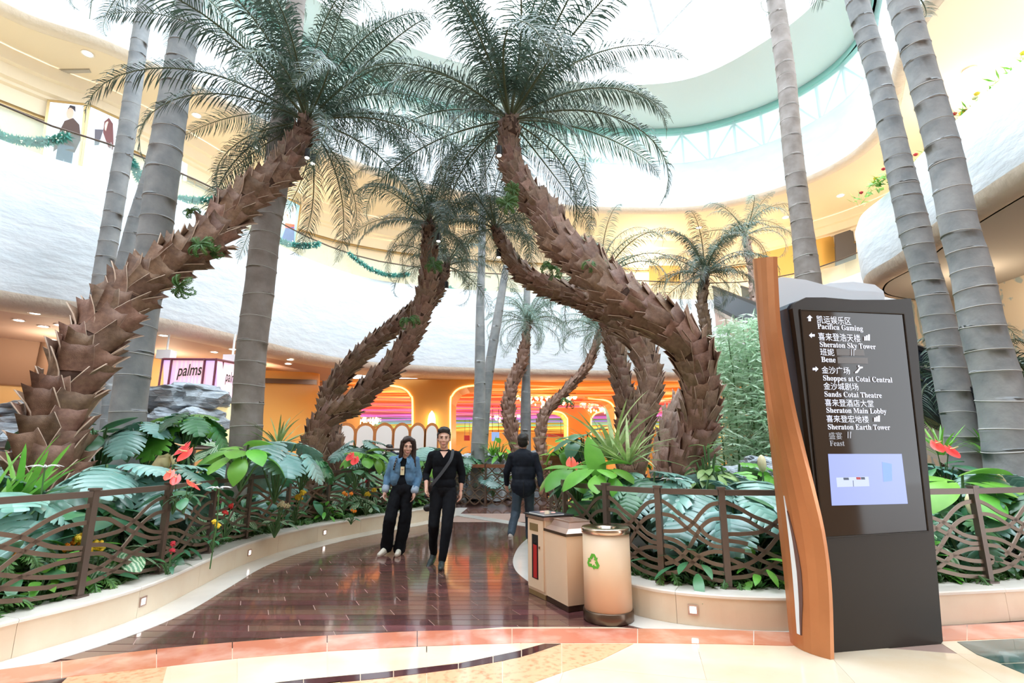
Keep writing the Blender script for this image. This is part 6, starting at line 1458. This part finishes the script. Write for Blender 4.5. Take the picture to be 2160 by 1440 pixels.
def person(label, loc, J, face, tilt=0, nod=0, hs=1.0, hair='short', hairm=None, skinm=None, outfit=None, voxel=.0075, bs=1.0):
    root = empty('person', loc, 0, label, 'person'); skinm = skinm or M['skin']; HC = Vector(J['head']); HK = 1.11; HM = Matrix.Translation(HC) @ Euler((nod, tilt, face)).to_matrix().to_4x4() @ Matrix.Scale(HK, 4)
    b = []
    g = lambda k: Vector(J[k])
    b.append(('c', g('neck') - Vector((0, 0, .05)), .055 * hs, HM @ Vector((0, .012, -.07)), .050 * hs))
    b.append(('c', g('pelvis'), .085 * bs, g('chest'), .085 * bs)); b.append(('c', g('chest') + Vector((-.1, 0, .06)), .045, g('chest') + Vector((.1, 0, .06)), .045))
    for s in 'LR':
        b += [('c', g('sh' + s), .045 * bs, g('el' + s), .036 * bs), ('c', g('el' + s), .036 * bs, g('wr' + s), .024 * bs), ('c', g('hip' + s), .068 * bs, g('kn' + s), .044 * bs), ('c', g('kn' + s), .044 * bs, g('an' + s), .027 * bs), ('c', g('chest') + Vector((0, 0, .06)), .05, g('sh' + s), .045 * bs),
              ('c', g('an' + s), .024, Vector(g('an' + s)) + Vector(J['toe' + s]) * .09 + Vector((0, 0, -.035)), .018)]
        dd = g('hd' + s) - g('wr' + s); b += hand(g('wr' + s), dd, J.get('pl' + s, (0, -1, 0)), 1 if s == 'R' else -1, J.get('curl', .5), .98)
    hsps = []
    mbh = MB(); n0 = len(b)
    def tr(v): return v
    for q in head_shapes(hs):
        if q[0] == 'c': b.append(('c', HM @ Vector(q[1]), q[2] * HK, HM @ Vector(q[3]), q[4] * HK))
        else: b.append(('e', HM @ Vector(q[1]), tuple(x_ * HK for x_ in q[2]), (nod, tilt, face)))
    body = fuse('body', b, skinm, root, voxel, 3)
    def hp(shapes, nm, m, vox=.006, fold=0, fs=9): return fuse(nm, [(('c', HM @ Vector(q[1]), q[2] * HK, HM @ Vector(q[3]), q[4] * HK) if q[0] == 'c' else ('e', HM @ Vector(q[1]), tuple(x_ * HK for x_ in q[2]), (nod, tilt, face))) for q in shapes], m, root, vox, 2, fold, fs)
    hm = hairm or M['hair']
    if hair == 'short':
        hp([('e', (0, .028, .052), (.084, .098, .080)), ('e', (0, .055, .0), (.080, .064, .08)), ('c', (-.046, -.050, .092), .030, (.046, -.050, .094), .030), ('e', (0, -.01, .105), (.066, .075, .036)), ('c', (-.075, -.018, .05), .012, (-.076, -.005, .0), .009), ('c', (.075, -.018, .05), .012, (.076, -.005, .0), .009)], 'hair', hm, .006, .006, 30)
    elif hair == 'long':
        hp([('e', (0, .025, .045), (.086, .098, .090)), ('c', (-.05, -.045, .085), .034, (-.01, -.050, .105), .030), ('c', (.0, -.050, .105), .030, (.06, -.042, .075), .036), ('c', (-.078, -.03, .06), .026, (-.082, -.02, -.10), .026), ('c', (.080, -.03, .06), .028, (.090, -.03, -.12), .034), ('c', (.09, -.03, -.12), .036, (.115, -.05, -.25), .038), ('c', (.115, -.05, -.25), .038, (.10, -.075, -.33), .018),
            ('c', (-.082, -.02, -.10), .026, (-.08, .02, -.20), .03), ('c', (0, .075, 0), .075, (.02, .07, -.24), .06)], 'hair', hm, .0065, .007, 26)
    if abs(math.cos(face) - 1) < 1.6 and hair != 'back':
        for sx in (-1, 1):
            hp([('e', (.031 * sx, -.0865, .0055), (.0145, .0065, .0058))], 'eye', M['eye'], .003); hp([('c', (.018 * sx, -.0915, .0235), .0035, (.046 * sx, -.082, .0245), .003)], 'eyebrow', hm, .003)
        hp([('c', (-.019, -.096, -.0655), .0055, (.019, -.096, -.0655), .0055), ('c', (-.012, -.099, -.068), .006, (.012, -.099, -.068), .006)], 'lips', M['lips'], .003)
    if outfit: outfit(root, J, HM, g)
    return root
def shoe(root, a, toe, m, acc, nm='shoe', lift=0.0, sole=None):
    a = Vector(a); t = Vector(toe).normalized(); z0 = lift; hd = Vector((t.x, t.y, 0)).normalized()
    heel = a - hd * .035; heel.z -= .045; tip = heel + t * .225 * 1.0
    sh = [('c', heel + Vector((0, 0, .026)), .037, heel + t * .12 + Vector((0, 0, .018)), .040), ('c', heel + t * .12 + Vector((0, 0, .012)), .040, tip + Vector((0, 0, .006)), .031), ('c', a + Vector((0, 0, .0)), .040, heel + t * .07 + Vector((0, 0, .02)), .040)]
    o = fuse(nm, sh, m, root, .006, 3)
    so = fuse('sole', [('c', heel + Vector((0, 0, -.006)), .034, heel + t * .12 + Vector((0, 0, -.004)), .039), ('c', heel + t * .12 + Vector((0, 0, -.004)), .039, tip + Vector((0, 0, -.004)), .030)], sole or M['shoe_w'], o, .006, 2); 
    for v in so.data.vertices:
        pass
    if acc:
        x = Vector((-hd.y, hd.x, 0))
        for s in (-1, 1):
            fuse('trim', [('c', heel + t * .03 + x * .034 * s + Vector((0, 0, .0)), .006, heel + t * .12 + x * .036 * s + Vector((0, 0, .018)), .006), ('c', heel + t * .12 + x * .036 * s + Vector((0, 0, .018)), .006, heel + t * .17 + x * .026 * s + Vector((0, 0, -.004)), .005)], acc, o, .004, 1)
def legs(root, J, g, m, wt=.092, wk=.066, wa=.05, end=.09, fold=.010):
    sh = [('e', g('pelvis') + Vector((0, 0, .0)), (.165, .115, .13))]
    for s in 'LR':
        an = g('an' + s); kn = g('kn' + s); e = an + (kn - an).normalized() * end
        sh += [('c', g('hip' + s), wt, kn, wk), ('c', kn, wk, e, wa)]
    return fuse('trousers', sh, m, root, .009, 3, fold, 11)
# man in black, walking to the camera
def out_black(root, J, HM, g):
    sh = [('e', g('pelvis') + Vector((0, 0, .06)), (.165, .125, .12)), ('e', (g('pelvis') + g('chest')) / 2 + Vector((0, 0, .03)), (.165, .125, .20)), ('e', g('chest') + Vector((0, 0, .0)), (.180, .128, .17)), ('c', g('chest') + Vector((-.13, 0, .09)), .055, g('chest') + Vector((.14, 0, .09)), .055), ('c', g('neck') + Vector((-.05, .005, -.055)), .05, g('neck') + Vector((.05, .005, -.055)), .05)]
    for s in 'LR':
        f = g('el' + s).lerp(g('wr' + s), .42); sh += [('c', g('sh' + s) + Vector((0, 0, -.012)), .060, g('el' + s), .052), ('c', g('el' + s), .052, f, .044)]
    fuse('sweater', sh, M['knit'], root, .009, 4, .008, 10)
    nk = g('neck'); MB().prism([nk + Vector((-.052, -.090, -.03)), nk + Vector((.054, -.090, -.03)), nk + Vector((.004, -.136, -.115))], (0, .035, .0)).build('v_neck_skin', M['skin'], root)
    legs(root, J, g, M['trousers'], .098, .074, .050, .02)
    shoe(root, g('anL'), J['toeL'], M['shoe_g'], M['shoe_acc'], sole=M['black']); shoe(root, g('anR'), J['toeR'], M['shoe_g'], M['shoe_acc'], sole=M['black'])
    w = g('wrR'); fuse('bracelet', [('c', w + Vector((-.026, -.01, .01)), .008, w + Vector((.026, -.01, .01)), .008), ('c', w + Vector((-.026, .012, .01)), .008, w + Vector((.026, .012, .01)), .008)], M['black'], root, .005, 1)
J1 = dict(head=(-.01, -.05, 1.635), neck=(0, -.01, 1.49), chest=(0, 0, 1.33), pelvis=(0, .0, .97), shL=(-.170, 0, 1.415), shR=(.170, 0, 1.415), elL=(-.25, .05, 1.15), elR=(.235, .06, 1.15), wrL=(-.215, -.14, .985), wrR=(.232, .0, .93), hdL=(-.20, -.21, .90), hdR=(.225, -.03, .83),
          plL=(.6, -.2, 0), plR=(-.7, -.4, 0), hipL=(-.085, 0, .93), hipR=(.085, 0, .93), knL=(-.115, -.05, .51), knR=(.075, -.14, .50), anL=(-.135, .13, .115), anR=(.02, -.16, .075), toeL=(-.22, -.9, -.42), toeR=(.05, -1, -.04), curl=.7)
person('person with short black hair in black sweater and trousers, walking towards the camera', (-.92, 7.25, .009), J1, .12, 0, .05, outfit=out_black)
def bag():
    r = empty('crossbody_bag', (-1.10, 7.32, .72), 0, 'black crossbody bag worn by the person in the black sweater', 'bag')
    fuse('bag_body', [('c', (-.05, 0, .0), .05, (.05, 0, .02), .055), ('c', (-.055, 0, .16), .04, (.05, 0, .18), .045)], M['black'], r, .01, 3)
    L = Vector((-.92, 7.25, 0)) - r.location
    pts = spline([(.0, -.07, .2), L + Vector((-.15, -.13, 1.02)), L + Vector((-.02, -.142, 1.18)), L + Vector((.10, -.128, 1.36)), L + Vector((.115, -.06, 1.475)), L + Vector((.10, .03, 1.47))], 5)
    MB().bar(pts, .006, .040, (0, 1, 0)).build('strap', mat('grey_webbing', (.045, .05, .06), rough=.7), r)
bag()
# woman in denim jacket
def out_denim(root, J, HM, g):
    c = g('chest'); p = g('pelvis')
    fuse('black_top', [('e', p + Vector((0, -.005, .10)), (.135, .098, .14)), ('e', c + Vector((0, -.005, -.02)), (.135, .100, .17)), ('c', g('neck') + Vector((-.03, 0, -.05)), .05, g('neck') + Vector((.03, 0, -.05)), .05)], M['knit'], root, .009, 3)
    sh = []
    for sx in (-1, 1):
        sh += [('e', c + Vector((.095 * sx, .0, -.02)), (.095, .125, .19)), ('e', p + Vector((.105 * sx, .0, .17)), (.088, .125, .15)), ('c', c + Vector((.05 * sx, .01, .09)), .055, g('sh' + ('L' if sx < 0 else 'R')), .062)]
    sh += [('e', c + Vector((0, .05, -.02)), (.15, .085, .2)), ('e', p + Vector((0, .05, .18)), (.15, .085, .14))]
    for s in 'LR':
        f = g('el' + s).lerp(g('wr' + s), .80); sh += [('c', g('sh' + s) + Vector((0, 0, -.012)), .060, g('el' + s), .058), ('c', g('el' + s), .058, f, .050)]
    j = fuse('denim_jacket', sh, M['denim'], root, .009, 3, .012, 12)
    for s in 'LR':
        a = g('el' + s).lerp(g('wr' + s), .74); b = g('el' + s).lerp(g('wr' + s), .90); fuse('pale_cuff', [('c', a, .056, b, .058)], M['denimcuff'], j, .008, 1)
    for sx in (-1, 1):
        MB().box(c + Vector((.085 * sx, -.121, .005)), (.075, .016, .05)).build('chest_pocket', M['denim'], j)
        MB().prism([g('neck') + Vector((.03 * sx, -.085, -.02)), g('neck') + Vector((.095 * sx, -.09, -.05)), g('neck') + Vector((.075 * sx, -.125, -.12)), g('neck') + Vector((.04 * sx, -.115, -.07))], (0, .02, .0)).build('collar', M['denim'], j)
    MB().box(c + Vector((0, -.106, -.06)), (.055, .012, .12)).build('cream_print', M['creamf'], root); MB().lathe([(0, 0), (.014, .0), (.014, .004), (0, .004)], n=10).build('print_motif', M['redf'], root).location = c + Vector((0, -.115, -.04))
    legs(root, J, g, M['trousers'], .094, .088, .088, .0, .014)
    shoe(root, g('anL'), J['toeL'], M['shoe_w'], None); shoe(root, g('anR'), J['toeR'], M['shoe_w'], None)
    a, b = g('neck') + Vector((-.11, -.10, -.03)), c + Vector((-.125, -.135, -.05)); MB().bar([a, a.lerp(b, .5) + Vector((0, -.02, 0)), b], .006, .022, (0, 1, 0)).build('studded_strap', M['black'], root)
    for k in range(4):
        MB().lathe([(0, 0), (.005, .0), (.004, .003), (0, .004)], n=6).build('stud', M['white'], root).matrix_basis = Matrix.Translation(a.lerp(b, .15 + k * .22) + Vector((0, -.014 - .008 * math.sin(k), 0))) @ Matrix.Rotation(R(90), 4, 'X')
    w = g('hdL'); MB().tube([w + Vector((-.01, -.02, .03)), w + Vector((-.045, -.035, .0))], .005, 6).build('held_pen', M['white'], root)
J2 = dict(head=(.06, -.05, 1.535), neck=(.03, -.01, 1.395), chest=(.01, 0, 1.24), pelvis=(0, 0, .92), shL=(-.155, 0, 1.335), shR=(.175, 0, 1.335), elL=(-.235, .03, 1.09), elR=(.235, .02, 1.08), wrL=(-.24, -.06, .89), wrR=(.19, -.08, .88), hdL=(-.245, -.10, .80), hdR=(.19, -.11, .79),
          plL=(.7, -.2, 0), plR=(-.7, -.3, 0), hipL=(-.085, 0, .87), hipR=(.08, 0, .87), knL=(-.145, -.09, .50), knR=(.055, .0, .48), anL=(-.20, .02, .11), anR=(-.02, .06, .075), toeL=(-.30, -.9, -.18), toeR=(.03, -1, -.03), curl=.8)
person('person with long dark hair in a blue denim jacket, black trousers and white sneakers', (-1.62, 7.95, .009), J2, .30, .05, .16, .93, 'long', M['hairb'], None, out_denim, bs=.9)
# man in blazer walking away
def out_blazer(root, J, HM, g):
    c = g('chest'); p = g('pelvis')
    sh = [('e', c, (.200, .140, .20)), ('e', (c + p) / 2 + Vector((0, 0, -.02)), (.198, .140, .24)), ('e', p + Vector((0, 0, -.03)), (.215, .150, .20)), ('c', c + Vector((-.13, 0, .085)), .062, c + Vector((.13, 0, .085)), .062), ('c', c + Vector((-.06, 0, .13)), .05, c + Vector((.06, 0, .13)), .05), ('c', g('neck') + Vector((0, .0, -.07)), .075, g('neck') + Vector((0, .01, .015)), .060)]
    for s in 'LR': f = g('el' + s).lerp(g('wr' + s), .96); sh += [('c', g('sh' + s) + Vector((0, 0, -.02)), .068, g('el' + s), .060), ('c', g('el' + s), .060, f, .050)]
    j = fuse('blazer', sh, M['blazer'], root, .010, 3, .016, 8)
    MB().box(p + Vector((0, -.152, -.08)), (.008, .02, .22)).build('back_vent', M['black'], j)
    legs(root, J, g, M['navytrouser'], .094, .074, .060, .03, .012)
    shoe(root, g('anL'), J['toeL'], M['shoe_t'], None, sole=M['shoe_t']); shoe(root, g('anR'), J['toeR'], M['shoe_t'], None, sole=M['shoe_t'])
J3 = dict(head=(.0, .04, 1.61), neck=(0, .02, 1.465), chest=(0, 0, 1.31), pelvis=(0, 0, .95), shL=(-.19, 0, 1.40), shR=(.19, 0, 1.40), elL=(-.27, .04, 1.13), elR=(.27, -.03, 1.12), wrL=(-.27, .12, .93), wrR=(.285, -.12, .93), hdL=(-.27, .16, .84), hdR=(.285, -.16, .84),
          plL=(.5, .6, 0), plR=(-.5, .5, 0), hipL=(-.09, 0, .90), hipR=(.09, 0, .90), knL=(-.125, .02, .50), knR=(.10, .18, .49), anL=(-.205, -.27, .20), anR=(.10, .22, .075), toeL=(.05, .55, -.85), toeR=(.05, 1, -.03), curl=.6)
person('person in a dark navy blazer and slate trousers seen from behind, walking away', (.185, 8.72, .009), J3, math.pi - .12, 0, .0, 1.0, 'short', None, None, out_blazer)
# small far figures
def out_plain(m, m2):
    def f(root, J, HM, g):
        c = g('chest'); p = g('pelvis'); sh = [('e', c, (.185, .13, .2)), ('e', (c + p) / 2, (.18, .125, .24)), ('c', c + Vector((-.14, 0, .09)), .06, c + Vector((.14, 0, .09)), .06)]
        for s in 'LR': sh += [('c', g('sh' + s), .065, g('el' + s), .055), ('c', g('el' + s), .052, g('el' + s).lerp(g('wr' + s), .6), .05)]
        fuse('shirt', sh, m, root, .014, 3, .01, 9); legs(root, J, g, m2); shoe(root, g('anL'), J['toeL'], M['shoe_g'], None, sole=M['black']); shoe(root, g('anR'), J['toeR'], M['shoe_g'], None, sole=M['black'])
    return f
J4 = dict(J3); J4.update(anL=(-.1, 0, .075), anR=(.1, 0, .075), knL=(-.1, .03, .49), knR=(.1, .03, .49), toeL=(0, 1, -.03), toeR=(0, 1, -.03), elL=(-.28, -.02, 1.12), elR=(.28, -.02, 1.12), wrL=(-.2, .12, 1.0), wrR=(.2, .12, 1.0), hdL=(-.14, .17, 1.02), hdR=(.14, .17, 1.02))
c = PY(1222, 940, 14.0); person('person in a dark shirt seen from behind beyond the red anthurium', (c.x, 14.0, .0), J4, math.pi, 0, .1, 1, 'short', None, None, out_plain(mat('dark_teal_shirt', (.02, .035, .045), rough=.8), M['trousers']), .012)
J5 = dict(J4); J5.update(toeL=(-1, 0, -.03), toeR=(-1, 0, -.03), head=(-.10, 0, 1.57), wrL=(-.38, -.05, 1.1), hdL=(-.45, -.06, 1.10), elL=(-.22, -.04, 1.1))
c = PY(828, 930, 17.5); person('person in a dark top leaning forward in front of the folding screen', (c.x, 17.5, .0), J5, -math.pi / 2, 0, .2, 1, 'short', None, None, out_plain(M['blazer'], M['trousers']), .012)
c = PY(352, 895, 11.2); person('fair-haired person in a yellow top half hidden behind the tall monstera', (c.x, 11.2, .12), J4, math.pi + .8, 0, .1, 1, 'short', mat('fair_hair', (.62, .38, .24), rough=.6), None, out_plain(mat('pale_yellow_top', (.80, .68, .36), rough=.8), M['trousers']), .012)

bpy.data.scenes.remove(TMP)
